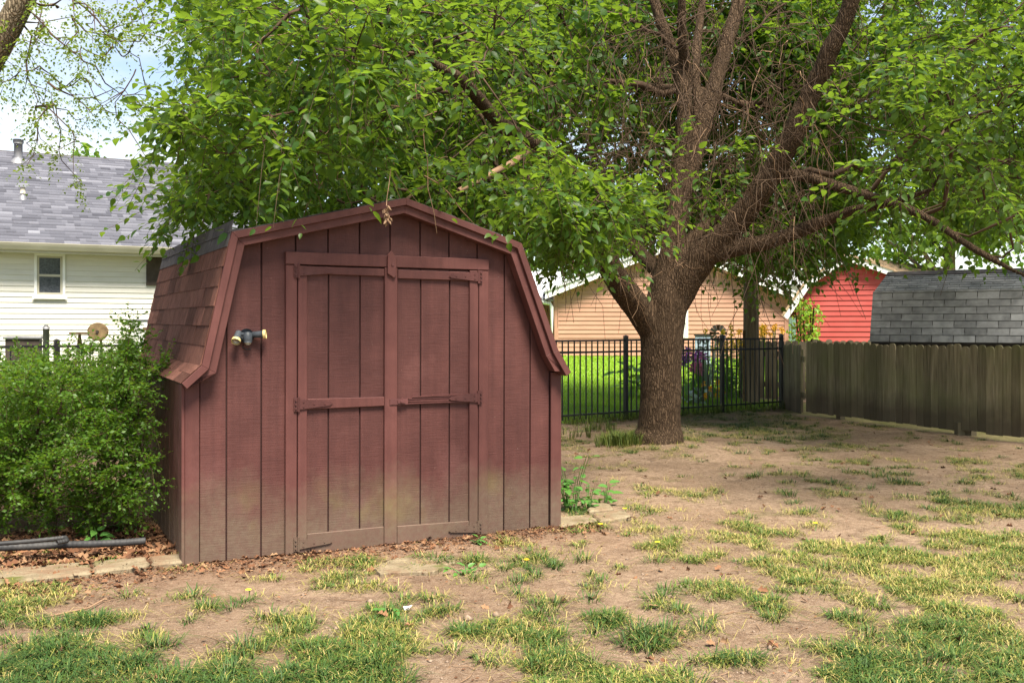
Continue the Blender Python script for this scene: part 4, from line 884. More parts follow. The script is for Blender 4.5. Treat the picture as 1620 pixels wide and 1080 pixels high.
me = np_mesh('crown', np.concatenate([V1, V2, V3]) - TB, np.concatenate([F1, F2 + len(V1), F3 + len(V1) + len(V2)]), {'rnd': rn_})
crown = mk('crown', me, MT['leaf'], tree); crown['kind'] = 'stuff'
tv, tf = leaf_tpl('broad'); lme = np_mesh('leaf', tv, tf, {'rnd': np.zeros(len(tv))}); lme.materials.append(MT['leaf'])
for i in sel:
    T = T1[i]; B = norm(np.cross(T, N1[i])); Nn = np.cross(B, T); s = S1[i]; inst('leaf', lme, tree, mat_axes(P1[i] - TB, B * s, T * s, Nn * s))
print('LEAVES', len(P1), len(P2), len(P3), 'tips', len(tipn), 'nodes', g.n)
# dried seed cluster dangling in front of the gable
q = at(612, 300, 5.55); m = MB(); m.tube([q - TB + np.array(v) for v in ((.02, .02, .12), (.012, 0, .03), (.0, 0, -.05), (-.002, 0, -.09))], .0022, 5)
m.build('twig', MT['paletwig'], tree, True)
m = MB()
for k in range(26):
    c = q - TB + np.array((random.gauss(0, .008), random.gauss(0, .008), -.09 - random.random() * .10)); d_ = np.array((random.gauss(0, .5), random.gauss(0, .5), -1)); d_ /= np.linalg.norm(d_)
    m.tube([c, c + d_ * .012, c + d_ * .026], [.002, .008, .001], 5)
m.build('dry_catkin', MT['paletwig'], tree, True)
# ------------------------------------------------------------------ fine-leaved tree at top left
lt = empty('street_tree', (-5.55, 9.3, 0)); tag(lt, 'pale fine leaved tree leaning in at top left', 'tree'); LB = np.array(lt.location)
lp = np.array([(-5.75, 9.3, -.1), (-5.7, 9.3, .8), (-5.5, 9.25, 2), (-5.2, 9.1, 3.2), at(-30, 120, 9.0), at(10, 50, 8.9), at(40, -10, 8.8), at(75, -110, 8.7), at(100, -260, 8.6)])
m = MB(); m.tube(lp - LB, [.2, .18, .16, .14, .12, .112, .105, .09, .06], 18); m.build('trunk', MT['bark2'], lt, True)
lg = Grow(20000); lg.skel(lp, -1, 0); lg.skel([at(30, 10, 8.85), at(90, 12, 8.6), at(160, 50, 8.3), at(215, 110, 8.0)], -1, .5); lg.skel([at(45, -20, 8.8), at(150, -30, 8.4), at(260, 0, 8.0), at(330, 40, 7.7)], -1, .5); lg.skel([at(25, 30, 8.9), at(75, 130, 8.6), at(95, 200, 8.4)], -1, .5)
tg = []
def strand(x, y0, y1, n, sp):
    for _ in range(max(2, int(n * .72))): tg.append(at(x + random.gauss(0, sp), random.uniform(y0, y1), random.uniform(7.6, 9.2)))
for x, y0, y1, n, sp in ((15, 20, 170, 26, 14), (55, 30, 175, 24, 14), (110, -10, 120, 26, 22), (75, 120, 210, 22, 16), (125, 60, 190, 22, 16), (160, 10, 90, 22, 18), (185, 50, 80, 14, 12), (205, 5, 70, 16, 18), (240, 0, 70, 14, 16), (190, 130, 165, 6, 12), (245, 140, 155, 6, 14), (215, 168, 190, 5, 16), (160, 165, 195, 8, 14), (255, 180, 200, 4, 15), (110, 195, 240, 8, 14), (70, 215, 250, 8, 16), (30, 262, 285, 4, 10), (118, 270, 290, 5, 9), (222, 244, 252, 3, 8), (40, -40, 20, 20, 30)): strand(x, y0, y1, n, sp)
tg = np.array(tg); lg.grow(tg, .5, .12, .03); V, F = lg.tubes(lg.radii(.0035, .42), .04); o = mk('branches', np_mesh('branches', V - LB, F, None, True), MT['twig'], lt); o['kind'] = 'stuff'
tn = np.array(lg.tips); P, T, Nn, S, ln = shoots(lg.pos[tn], lg.dir[tn], 3, .20, 11, .036, .5, .9)
V, F, k = leaves_geo(P, T, Nn, S, 'mid'); o = mk('crown', np_mesh('crown', V - LB, F, {'rnd': np.repeat(rng.random(len(P)), k)}), MT['leaf2'], lt); o['kind'] = 'stuff'
# ------------------------------------------------------------------ trees far behind
def far_tree(base, h, rad_, label, n=2600, sz=.26, mat='bgleaf', squash=.8):
    b = np.array((base[0], base[1], tz(base[0], base[1]))); t = empty('background_tree', b); tag(t, label, 'tree', 'trees beyond the houses')
    m = MB(); m.tube([(0, 0, -.2), (.05, 0, h * .3), (.1, .05, h * .6), (0, 0, h * .85)], [.25, .2, .13, .05], 10)
    for k in range(6):
        a = random.uniform(0, 6.28); z = h * random.uniform(.25, .5); m.tube([(.05, 0, z), (math.cos(a) * rad_ * .4, math.sin(a) * rad_ * .4, z + h * .2), (math.cos(a) * rad_ * .75, math.sin(a) * rad_ * .75, z + h * .3)], [.09, .06, .02], 6)
    m.build('trunk', MT['bark2'], t, True)
    cl = norm(rng.normal(0, 1, (46, 3))) * (rng.random((46, 1)) ** .45) * np.array((rad_, rad_, h * .36)) * squash + np.array((0, 0, h * .62)); cr_ = rng.uniform(.3, .6, 46) * rad_ * .55
    i = rng.integers(0, 46, n); P = cl[i] + norm(rng.normal(0, 1, (n, 3))) * (cr_[i] * rng.random(n) ** .35)[:, None]
    T = norm(rng.normal(0, 1, (n, 3)) + np.array((0, 0, -.3))); Nn = norm(rng.normal(0, .6, (n, 3)) + np.array((0, 0, 1))); S = sz * rng.uniform(.6, 1.2, n)
    V, F, k = leaves_geo(P, T, Nn, S, 'mid'); o = mk('crown', np_mesh('crown', V, F, {'rnd': np.repeat(rng.random(n), k)}), MT[mat], t); o['kind'] = 'stuff'
far_tree((14, 32), 8, 3.6, 'bright green tree rising behind the grey hut', 6000, .24)
far_tree((9.5, 40), 9, 4.2, 'leafy tree behind the red barn', 6000, .26)
far_tree((20.5, 38), 10, 4.5, 'tall bright tree at the far right edge', 6000, .28)
far_tree((16.5, 26), 6.5, 3.0, 'light green tree at right beyond the hut', 5000, .22)
far_tree((3.5, 46), 9, 4.5, 'tree showing above the tan gable', 5000, .28)
far_tree((-12.6, 30), 6.9, 1.9, 'yellow green treetop above the cream house ridge at far left', 2600, .24, 'bgleaf', .7)
far_tree((-2.5, 50), 9, 4.5, 'tree hidden mostly by the shed roof line', 4000, .3)
# ------------------------------------------------------------------ shrub left of the shed
BU = np.array((-2.95, 6.9, 0.0)); bush = empty('privet_shrub', BU); tag(bush, 'dense small leaved green shrub left of the shed', 'shrub')
bg_ = Grow(40000)
stems = [(-3.9, 6.5), (-3.45, 6.45), (-3.0, 6.5), (-2.75, 6.75), (-3.3, 7.2), (-3.9, 7.3), (-2.95, 7.5), (-4.5, 6.8)]
for x, y in stems: bg_.skel([(x, y, -.05), (x + random.gauss(0, .04), y + random.gauss(0, .04), .25), (x + random.gauss(0, .1), y + random.gauss(0, .1), .6)], -1, 0)
tg = []
TOPX = [-60, 0, 40, 80, 120, 160, 200, 225, 250, 262, 275]; TOPY = [585, 578, 572, 560, 562, 566, 545, 540, 585, 640, 700]
while len(tg) < 820:
    Y = 5.95 + 2.1 * random.random() ** 1.3; px = random.uniform(-90, 268); x = (px - 810) / FPX * Y; ty = np.interp(px, TOPX, TOPY) + 20 * math.sin(px * .13) * math.sin(px * .047 + 1) - random.random() ** 4 * 28; zt = CAMH + (HOR - ty) / FPX * min(Y, 7.0) - .06
    z = random.uniform(.10, zt); u, b = shed_uv(x, Y)
    if u > -.12 and b > -.3: continue
    low = np.interp(z, [0, .2, .5, 1.2], [.50, .16, .0, .18]) + .10 * math.sin(x * 9) * math.sin(z * 7)      # belly of the shrub
    if Y < 6.0 + low: continue
    if Y > 7.2 and z < .6: continue
    tg.append((x, Y, z))
for px, py in ((215, 545), (220, 530), (225, 520), (212, 560), (195, 560), (240, 570), (252, 562), (262, 555)): tg.append(at(px, py + 18, 6.5))
bg_.grow(np.array(tg), .25, .09, .02); V, F = bg_.tubes(bg_.radii(.0022, .42), .02); o = mk('branches', np_mesh('branches', V - BU, F, None, True), MT['twig'], bush); o['kind'] = 'stuff'
tn = np.array(bg_.tips); P, T, Nn, S, ln = shoots(bg_.pos[tn], norm(bg_.dir[tn] + np.array((.0, -.35, .45))), 6, .17, 14, .034, .12, .8, .9)
V, F, k = leaves_geo(P, T, Nn, S, 'small'); V1, F1 = V, F
o = mk('foliage', np_mesh('foliage', V - BU, F, {'rnd': np.repeat(rng.random(len(P)), k)}), MT['bushleaf'], bush); o['kind'] = 'stuff'
V, F = lines_geo(ln, .0012); o = mk('shoots', np_mesh('shoots', V - BU, F), MT['twig'], bush); o['kind'] = 'stuff'
# ------------------------------------------------------------------ grass in the yard
def blades(P, hgt, wid, ang, lean, rn):
    n = len(P); d = np.stack([np.cos(ang), np.sin(ang), np.zeros(n)], 1); s = np.stack([-np.sin(ang), np.cos(ang), np.zeros(n)], 1); up = np.array((0, 0, 1.))
    a = P - s * (wid / 2)[:, None]; b = P + s * (wid / 2)[:, None]; mpt = P + d * (lean * hgt * .35)[:, None] + up * (hgt * .6)[:, None]; c = mpt - s * (wid * .38)[:, None]; e = mpt + s * (wid * .38)[:, None]
    t = P + d * (lean * hgt)[:, None] + up * (hgt * (1 - .36 * np.minimum(lean, 2.45)))[:, None]
    V = np.stack([a, b, c, e, t], 1).reshape(-1, 3); o = (np.arange(n) * 5)[:, None]
    F = np.concatenate([o + np.array([0, 1, 3]), o + np.array([0, 3, 2]), o + np.array([2, 3, 4])]); return V, F, np.repeat(rn, 5)
def scatter(n, fn, x0, x1, y0, y1):
    X = rng.uniform(x0, x1, n); Y = rng.uniform(y0, y1, n); k = rng.random(n) < fn(X, Y); return X[k], Y[k]
def infr(X, Y): px, py = ground_px(X, Y); return (px > -60) & (px < 1680) & (py < 1130)
def tuft_pts(n, cap, pw):
    Yc = 3.55 + 13.6 * rng.random(n) ** 1.55; Xc = rng.uniform(-.56, .56, n) * Yc
    k = (rng.random(n) < grass_f(Xc, Yc) ** pw * np.clip(Yc / 6.0, .5, 1) ) & (fence_s(Xc, Yc) < -.02) & (((Xc - 4.50) * 3.6 + (Yc - 15.3) * 1.55) < -.1); return Xc[k][:cap], Yc[k][:cap]
VV = []; FF = []; AA = []; off = 0; n_all = 0
for cls, (n0, cap, pw) in enumerate(((20000, 2300, 1.0), (70000, 8000, 1.0), (40000, 6000, .5))):
    Xc, Yc = tuft_pts(n0, cap, pw); M = len(Xc); size = rng.uniform(.42, 1.12, M)
    nb = np.where(Yc < 7, 36, 24) if cls == 0 else (np.where(Yc < 7, 7, 6) if cls == 1 else np.full(M, 3)); rep = np.repeat(np.arange(M), nb); n = len(rep); n_all += n
    lush = np.clip(fbm(Xc + 3, Yc, 1.1, 2) * 2.2 - .62 + rng.normal(0, .15, M), 0, 1)
    a = rng.uniform(0, 6.283, n); q = rng.random(n)
    r_ = (np.sqrt(q) * .055 * size[rep]) if cls == 0 else np.abs(rng.normal(0, .045, n))
    X = Xc[rep] + r_ * np.cos(a); Y = Yc[rep] + r_ * np.sin(a); P = np.stack([X, Y, terrain(X, Y) - .004], 1)
    if cls == 0:
        h = (.034 + .042 * rng.random(n)) * size[rep] * (.7 + .5 * lush[rep]); tone = np.clip(.36 - .30 * lush[rep] + rng.normal(0, .11, n) + (rng.random(n) < .06) * .5, 0, 1); lean = .5 + 1.7 * q + rng.normal(0, .2, n); wd = .0036 + .0026 * rng.random(n)
    elif cls == 2:
        h = .03 + .04 * rng.random(n); tone = np.clip(rng.normal(.86, .12, n), 0, 1); lean = rng.uniform(2.0, 2.45, n); wd = .0022 + .0016 * rng.random(n)
    else:
        h = .014 + .028 * rng.random(n); tone = np.clip(.80 - .42 * lush[rep] + rng.normal(0, .17, n) + (rng.random(n) < .12) * .35, 0, 1); lean = rng.uniform(.6, 2.3, n); wd = .0028 + .002 * rng.random(n)
    V, F, A = blades(P, h, wd, a + rng.normal(0, .45, n), np.clip(lean, .1, 2.45), tone); VV.append(V); FF.append(F + off); AA.append(A); off += len(V)
V, F, A = np.concatenate(VV), np.concatenate(FF), np.concatenate(AA); M, n = 0, n_all
print('GRASS', M, n)
o = mk('grass', np_mesh('grass', V, F, {'rnd': A}), MT['grass']); tag(o, 'patchy short grass tufts across the bare yard', 'grass', kind='stuff')
# taller uncut grass by the trunk and along the iron fence
cs = [(1.22 + random.gauss(0, .13), 11.25 + random.gauss(0, .12)) for _ in range(70)] + [(FA[0] + FT[0] * s + random.gauss(0, .06) + .05, FA[1] + FT[1] * s - abs(random.gauss(.05, .06))) for s in np.arange(-1.2, 3.4, .05)] + [(1.2 + random.gauss(0, .35), 12.6 + random.gauss(0, .5)) for _ in range(26)]
cs = np.array(cs); rep = np.repeat(np.arange(len(cs)), 16); n = len(rep); a = rng.uniform(0, 6.283, n); X = cs[rep, 0] + .03 * np.cos(a); Y = cs[rep, 1] + .03 * np.sin(a)
V, F, A = blades(np.stack([X, Y, terrain(X, Y) - .005], 1), .09 + .13 * rng.random(n), .004 + .003 * rng.random(n), a, rng.uniform(.2, 1.0, n), np.clip(rng.normal(.42, .15, n), 0, 1))
o = mk('tall_grass', np_mesh('tall_grass', V, F, {'rnd': A}), MT['grass']); tag(o, 'taller uncut grass round the trunk foot and fence line', 'grass', kind='stuff')
# neighbour's lawn
n = 70000; Y = 14.0 + 15.5 * rng.random(n) ** 1.2; X = rng.uniform(.0, .29, n) * Y; k = (fence_s(X, Y) > .03) & ~((X > 4.15) & (Y > 18) & (Y < 19)); X, Y = X[k], Y[k]; n = len(X)
V, F, A = blades(np.stack([X, Y, terrain(X, Y) - .005], 1), .035 + .05 * rng.random(n), .006 + .006 * rng.random(n), rng.uniform(0, 6.28, n), rng.uniform(.2, 1.1, n), rng.random(n))
o = mk('lawn_grass', np_mesh('lawn_grass', V, F, {'rnd': A}), MT['lawn']); tag(o, 'bright green mown lawn beyond the iron fence', 'grass', kind='stuff')
# ------------------------------------------------------------------ dead leaves and chips
def litter(name, label, X, Y, S):
    n = len(X); P = np.stack([X, Y, terrain(X, Y) + .004 + .012 * rng.random(n)], 1)
    a = rng.uniform(0, 6.28, n); T = norm(np.stack([np.cos(a), np.sin(a), rng.normal(0, .25, n)], 1)); Nn = norm(np.array((0, 0, 1.)) + rng.normal(0, .45, (n, 3)))
    # ragged lobed leaf
    tv = np.array([(0, 0, 0), (-.16, .22, .10), (-.40, .34, .16), (-.15, .50, .05), (-.30, .78, .14), (0, 1, -.04), (.28, .74, .15), (.14, .52, .05), (.38, .36, .18), (.16, .2, .1), (0, .5, -.02)])
    tf = np.array([(0, 10, 1), (1, 10, 3), (1, 3, 2), (3, 10, 5), (3, 5, 4), (0, 9, 10), (9, 7, 10), (9, 8, 7), (10, 7, 5), (7, 6, 5)])
    B = norm(np.cross(T, Nn)); Nn = np.cross(B, T); V = P[:, None] + S[:, None, None] * (tv[None, :, 0:1] * B[:, None] + tv[None, :, 1:2] * T[:, None] + tv[None, :, 2:3] * Nn[:, None] * rng.uniform(.3, 1.6, n)[:, None, None])
    F = (tf[None] + (np.arange(n) * len(tv))[:, None, None]).reshape(-1, 3)
    o = mk(name, np_mesh(name, V.reshape(-1, 3), F, {'rnd': np.repeat(rng.random(n), len(tv))}), MT['litter']); tag(o, label, 'leaves', kind='stuff')
n = 3600; u = rng.uniform(-2.6, .0, n); b = rng.uniform(-.02, 1.3, n) ; Q = SROOT[None] + SD[None] * u[:, None] - SN[None] * b[:, None]
litter('leaf_litter', 'brown dead leaves covering the bed under the shrub', Q[:, 0], Q[:, 1], rng.uniform(.025, .075, n))
n = 5200; u = rng.uniform(-1.6, 2.75, n); b = -np.abs(rng.normal(0, .20, n)) * (.5 + 1.2 * fbm(u, u * 0, .5, 2)) - .005; Q = SROOT[None] + SD[None] * u[:, None] - SN[None] * b[:, None]
litter('leaf_litter', 'reddish leaf chips strewn along the foot of the shed front', Q[:, 0], Q[:, 1], np.where(rng.random(n) < .05, .05, rng.uniform(.006, .022, n)))
n = 2600; Y = 3.6 + 9.5 * rng.random(n) ** 1.4; X = rng.uniform(-.55, .55, n) * Y; u, b = shed_uv(X, Y); k = ~((u > -.05) & (u < 2.5) & (b > -.05) & (b < 2.8)); X, Y = X[k], Y[k]
litter('leaf_litter', 'scattered dry leaf bits over the bare soil of the yard', X, Y, np.where(rng.random(len(X)) < .12, .05, .016) * rng.uniform(.6, 1.2, len(X)))
# pebbles and clods
n = 2500; Y = 3.6 + 9 * rng.random(n) ** 1.5; X = rng.uniform(-.55, .55, n) * Y; S = np.exp(rng.normal(-5.2, .45, n))
ov = np.array([(1, 0, 0), (-1, 0, 0), (0, 1, 0), (0, -1, 0), (0, 0, .7), (0, 0, -.7)]); of = np.array([(0, 2, 4), (2, 1, 4), (1, 3, 4), (3, 0, 4), (2, 0, 5), (1, 2, 5), (3, 1, 5), (0, 3, 5)])
V = np.stack([X, Y, terrain(X, Y) + S * .2], 1)[:, None] + S[:, None, None] * ov[None] * rng.uniform(.6, 1.3, (n, 6, 3)); F = (of[None] + (np.arange(n) * 6)[:, None, None]).reshape(-1, 3)
MT['clod'] = surf('soil_clod', (.20, .14, .095), (.36, .27, .20), 30, rough=.95); o = mk('pebbles', np_mesh('pebbles', V.reshape(-1, 3), F), MT['clod']); tag(o, 'small pebbles and soil crumbs on the bare yard', 'pebbles', kind='stuff')
n = 500; Y = 3.7 + 9 * rng.random(n) ** 1.4; X = rng.uniform(-.55, .55, n) * Y; u, b = shed_uv(X, Y); k = ~((u > -.05) & (u < 2.5) & (b > -.05) & (b < 2.8)); X, Y = X[k], Y[k]; n = len(X); a = rng.uniform(0, 6.28, n); ln = rng.uniform(.03, .13, n); q = []
for t in (0, .5, 1.):
    bx_ = X + np.cos(a) * ln * t + rng.normal(0, .006, n); by_ = Y + np.sin(a) * ln * t + rng.normal(0, .006, n); q.append(np.stack([bx_, by_, terrain(bx_, by_) + .006], 1))
V, F = lines_geo(np.stack(q, 1), .0022); o = mk('twig_litter', np_mesh('twig_litter', V, F), MT['paletwig']); tag(o, 'tiny fallen twigs strewn over the bare yard', 'twigs', kind='stuff')
# ------------------------------------------------------------------ paving pieces
def slab(label, px_pts, h, name='paving_slab', cat='paver', rough_=.012):
    pts = np.array([on_plane(x, y, (0, 0, h), (0, 0, 1)) for x, y in px_pts]); c = pts.mean(0); P = []
    for i in range(len(pts)):
        a, b = pts[i], pts[(i + 1) % len(pts)]
        for t in (0, .17, .33, .5, .66, .83): P.append((a[0] + (b[0] - a[0]) * t - c[0] + random.gauss(0, rough_ * .5), a[1] + (b[1] - a[1]) * t - c[1] + random.gauss(0, rough_ * .5)))
    m = MB(); m.prism_z(P, -.07, 0); o = m.build(name, MT['stone'], None, bevel=.012); o.location = (c[0], c[1], h); o.rotation_euler = (random.gauss(0, .012), random.gauss(0, .012), 0); return tag(o, label, cat)
slab('half buried flat stone in front of the shed doors', [(588, 893), (640, 879), (716, 878), (722, 890), (690, 905), (600, 906)], .006, rough_=.03)
slab('buff concrete paver touching the right shed corner', [(878, 818), (932, 812), (945, 822), (888, 831)], .022)
slab('buff concrete paver furthest right of the shed', [(934, 811), (985, 804), (1000, 815), (948, 824)], .022)
slab('buff paver set behind the two beside the shed', [(928, 797), (962, 793), (972, 803), (932, 808)], .022)
eg = 'concrete edging blocks of the shrub bed'
slab('mossy edging block at the far left of the shrub bed', [(-60, 905), (140, 887), (145, 903), (-60, 926)], .03, 'edging_block', 'edging')
slab('middle concrete edging block in front of the shrub', [(144, 886), (232, 880), (236, 893), (149, 902)], .03, 'edging_block', 'edging')
slab('short edging block touching the left shed corner', [(236, 879), (288, 873), (292, 887), (240, 892)], .028, 'edging_block', 'edging')
# moss pad
# ------------------------------------------------------------------ black drain pipe with a folded end
dp_ = empty('drain_pipe', at(120, 862, 6.1) * np.array((1, 1, 0))); tag(dp_, 'black corrugated drain pipe lying folded in the leaf bed', 'pipe'); D0 = np.array(dp_.location)
def gp(px, py, h):
    return on_plane(px, py, (0, 0, h), (0, 0, 1)) - D0
c1 = [gp(x, y, .09) for x, y in ((-80, 866), (0, 866), (50, 864), (100, 861), (150, 860), (195, 858), (230, 855))]
n = 150; tt = np.linspace(0, len(c1) - 1, n); pts = np.stack([np.interp(tt, range(len(c1)), [p[k] for p in c1]) for k in range(3)], 1)
MB().tube(pts, .021 + .001 * np.sin(np.arange(n) * 1.6), 14).build('pipe', MT['hose'], dp_, True)
c2 = [gp(x, y, .14) for x, y in ((-80, 862), (-10, 860), (45, 856), (85, 852), (103, 850), (106, 855), (90, 858))]; n = 90; tt = np.linspace(0, len(c2) - 1, n); pts = np.stack([np.interp(tt, range(len(c2)), [p[k] for p in c2]) for k in range(3)], 1)
MB().tube(pts, .013 + .001 * np.sin(np.arange(n) * 1.6), 12).build('folded_hose', MT['hose'], dp_, True)
# ------------------------------------------------------------------ weeds and small plants
def broad_plant(name, label, base, stems_, h, spread, lsize, per, mat='weed', cat='plant', group=None, tilt=.2):
    t = empty(name, base); tag(t, label, cat, group); st = MB(); P = []; T = []; Nn = []; S = []
    for k in range(stems_):
        a = random.uniform(0, 6.283); rr = spread * random.random() ** .5; e = np.array((math.cos(a) * rr, math.sin(a) * rr, h * random.uniform(.5, 1.0))); b = e * np.array((.25, .25, 0))
        md = (b + e) / 2 + np.array((0, 0, h * .12)); st.tube([b, md, e], [.004, .003, .002], 5)
        for j in range(per):
            f = (j + .5 + random.random() * .5) / per; p = b + (e - b) * f; az = random.uniform(0, 6.283); tdir_ = np.array((math.cos(az), math.sin(az), random.uniform(-.5, .5)))
            P.append(p + tdir_ * lsize * .3); T.append(tdir_); Nn.append(np.array((random.gauss(0, tilt), random.gauss(0, tilt) - .25, 1))); S.append(lsize * random.uniform(.55, 1.15))
    st.build('stem', MT[mat], t, True); V, F, kk = leaves_geo(np.array(P), norm(np.array(T)), norm(np.array(Nn)), np.array(S), 'broad')
    o = mk('foliage', np_mesh('foliage', V, F, {'rnd': np.repeat(rng.random(len(P)), kk)}), MT[mat], t); return t
def gpt(px, py): q = on_plane(px, py, (0, 0, 0), (0, 0, 1)); return np.array((q[0], q[1], tz(q[0], q[1])))
broad_plant('weed', 'leafy green weed growing against the right shed corner', gpt(903, 806), 12, .42, .16, .085, 5)
broad_plant('weed', 'small weed spreading over the pavers right of the shed', gpt(930, 806), 7, .18, .16, .07, 4)
broad_plant('weed', 'single light green weed beyond the pavers', gpt(957, 797), 4, .20, .07, .08, 4)
broad_plant('weed', 'five fingered seedling in front of the drain pipe', gpt(155, 866), 3, .13, .04, .085, 4)
broad_plant('weed', 'small seedling near the shed left wall', gpt(188, 846), 3, .10, .06, .06, 3)
broad_plant('weed', 'flat weed rosette on the soil in front of the shed doors', gpt(618, 972), 5, .04, .05, .06, 3)
broad_plant('weed', 'pale weed by the right end of the flat stone', gpt(735, 905), 5, .05, .09, .05, 3)
broad_plant('weed', 'tiny bright sprout at the foot of the right door', gpt(757, 860), 3, .05, .03, .05, 3)
for k, (x, y) in enumerate(((1040, 868), (393, 945), (833, 898), (950, 838), (1290, 838), (988, 812))):
    q = gpt(x, y); d_ = empty('dandelion', q); tag(d_, ('dandelion in the middle of the grassy patch at right', 'dandelion on bare soil before the left shed wall', 'dandelion on bare soil below the right shed corner', 'dandelion just in front of the two pavers', 'dandelion furthest right among the thin grass', 'dandelion at the right edge of the furthest paver')[k], 'flower', 'dandelions in the yard')
    MB().tube([(0, 0, 0), (.005, 0, .03), (.004, 0, .05)], .0025, 5).build('stem', MT['weed'], d_, True)
    m = MB()
    for j in range(14):
        a = j / 14 * 6.283; m.add([(0, 0, .05), (math.cos(a - .2) * .014, math.sin(a - .2) * .014, .056), (math.cos(a) * .018, math.sin(a) * .018, .054), (math.cos(a + .2) * .014, math.sin(a + .2) * .014, .056)], [(0, 1, 2, 3)])
    m.build('petals', MT['yellow'], d_)
def stick(label, pts, r_):
    P = [gpt(x, y) + np.array((0, 0, .012 + r_)) for x, y in pts]; c = P[0].copy(); m = MB().tube([p - c for p in P], np.linspace(r_, r_ * .5, len(P)), 6); o = m.build('stick', MT['paletwig'], None, True); o.location = c; tag(o, label, 'stick', 'fallen twigs')
stick('long pale twig lying in the grass at lower left', [(70, 980), (100, 971), (140, 962), (168, 948)], .006)
stick('curved brown stick across the drain pipe bed', [(115, 848), (140, 842), (172, 833)], .007)
stick('thin twig on bare soil at far left', [(-5, 962), (30, 962), (60, 963)], .003)
q = gpt(640, 966); m = MB(); m.add([(0, 0, 0), (.02, .01, .004), (.035, .03, .02), (.012, .035, .012), (-.008, .02, .016)], [(0, 1, 2, 3, 4)]); m.add([(0, 0, .002), (.02, .01, .006), (.03, -.005, .02), (.008, -.012, .014)], [(0, 1, 2, 3)]); o = m.build('paper_scrap', MT['white']); o.location = q + np.array((0, 0, .012)); tag(o, 'crumpled white paper scrap beside the weed rosette', 'litter')
# ------------------------------------------------------------------ neighbour's flower bed
def gz_at(px, py_, Y): x = (px - 810) / FPX * Y; return np.array((x, Y, tz(x, Y)))
MT['hosta'] = leafmat('big_garden_leaf', [(.14, .30, .02), (.20, .38, .03), (.10, .25, .03)], .35, tcol=(.5, .7, .03))
MT['bluegrass'] = leafmat('blue_green_leaf', [(.20, .30, .22), (.26, .36, .26)], .2)
broad_plant('rhubarb_plant', 'big leaved bright plant left of the trunk behind the fence', gz_at(1000, 0, 18.4), 26, .85, .34, .26, 2, 'hosta')
broad_plant('garden_plant', 'broad green leaves right of the trunk behind the fence', gz_at(1100, 0, 18.6), 22, .62, .4, .22, 2, 'hosta')
broad_plant('garden_plant', 'low silvery leaved plant under the flower bed', gz_at(1098, 0, 17.6), 14, .28, .36, .2, 2, 'bluegrass')
broad_plant('garden_plant', 'tall green perennial beside the utility pole', gz_at(1160, 0, 18.6), 34, 1.15, .38, .12, 9, 'hosta')
broad_plant('garden_plant', 'bushy green perennial between windmill and trunk', gz_at(1125, 0, 19.2), 30, .95, .4, .13, 7, 'hosta')
def flowers(name, label, base, n_, h0, h1, spread, mat, size):
    t = empty(name, base); tag(t, label, 'flowers'); st = MB(); hd_ = MB()
    for k in range(n_):
        x, y, h = random.gauss(0, spread), random.gauss(0, .15), random.uniform(h0, h1); st.tube([(x * .6, y * .6, 0), (x * .9, y, h * .6), (x, y, h)], .006, 4)
        for j in range(9):
            a = j / 9 * 6.283; tl = random.uniform(-.3, .5); c, s = math.cos(a), math.sin(a); z = h + random.uniform(-.02, .02)
            hd_.add([(x, y, z), (x + (c - .35 * s) * size * .6, y + tl * size * .3, z + (s + .35 * c) * size * .6), (x + c * size, y - .01, z + s * size), (x + (c + .35 * s) * size * .6, y + tl * size * .3, z + (s - .35 * c) * size * .6)], [(0, 1, 2, 3)])
    st.build('stem', MT['hosta'], t, True); hd_.build('flower_heads', MT[mat], t)['kind'] = 'stuff'
flowers('flowers', 'purple flowers right of the trunk behind the fence', gz_at(1090, 0, 17.7), 16, .72, .95, .12, 'purple', .08)
flowers('flowers', 'pink flower spikes beside the purple ones', gz_at(1102, 0, 17.8), 20, .5, .92, .07, 'pink', .075)
flowers('flowers', 'yellow orange daisies by the utility pole', gz_at(1160, 0, 18.4), 26, .9, 1.35, .20, 'yellow', .055)
flowers('flowers', 'orange daisies above the pale picket fence', gz_at(1212, 0, 19.2), 34, 1.15, 1.35, .32, 'orange', .06)
flowers('flowers', 'low orange flowers at the foot of the bed', gz_at(1125, 0, 17.4), 10, .15, .4, .14, 'orange', .05)
t = empty('iris_clump', gz_at(1112, 0, 18.0)); tag(t, 'spiky grey green leaf clump below the windmill', 'plant'); m = MB()
for k in range(46):
    a = random.uniform(0, 6.283); r_ = random.uniform(.05, .3); h = random.uniform(.5, .95); s = np.array((-math.sin(a), math.cos(a), 0)) * .014; b = np.array((math.cos(a) * .06, math.sin(a) * .06, 0)); e = np.array((math.cos(a) * r_, math.sin(a) * r_, h)); md = (b + e) / 2 + np.array((0, 0, .1))
    m.add([b - s, b + s, md + s, md - s, e], [(0, 1, 2, 3), (3, 2, 4)])
m.build('blades', MT['bluegrass'], t)
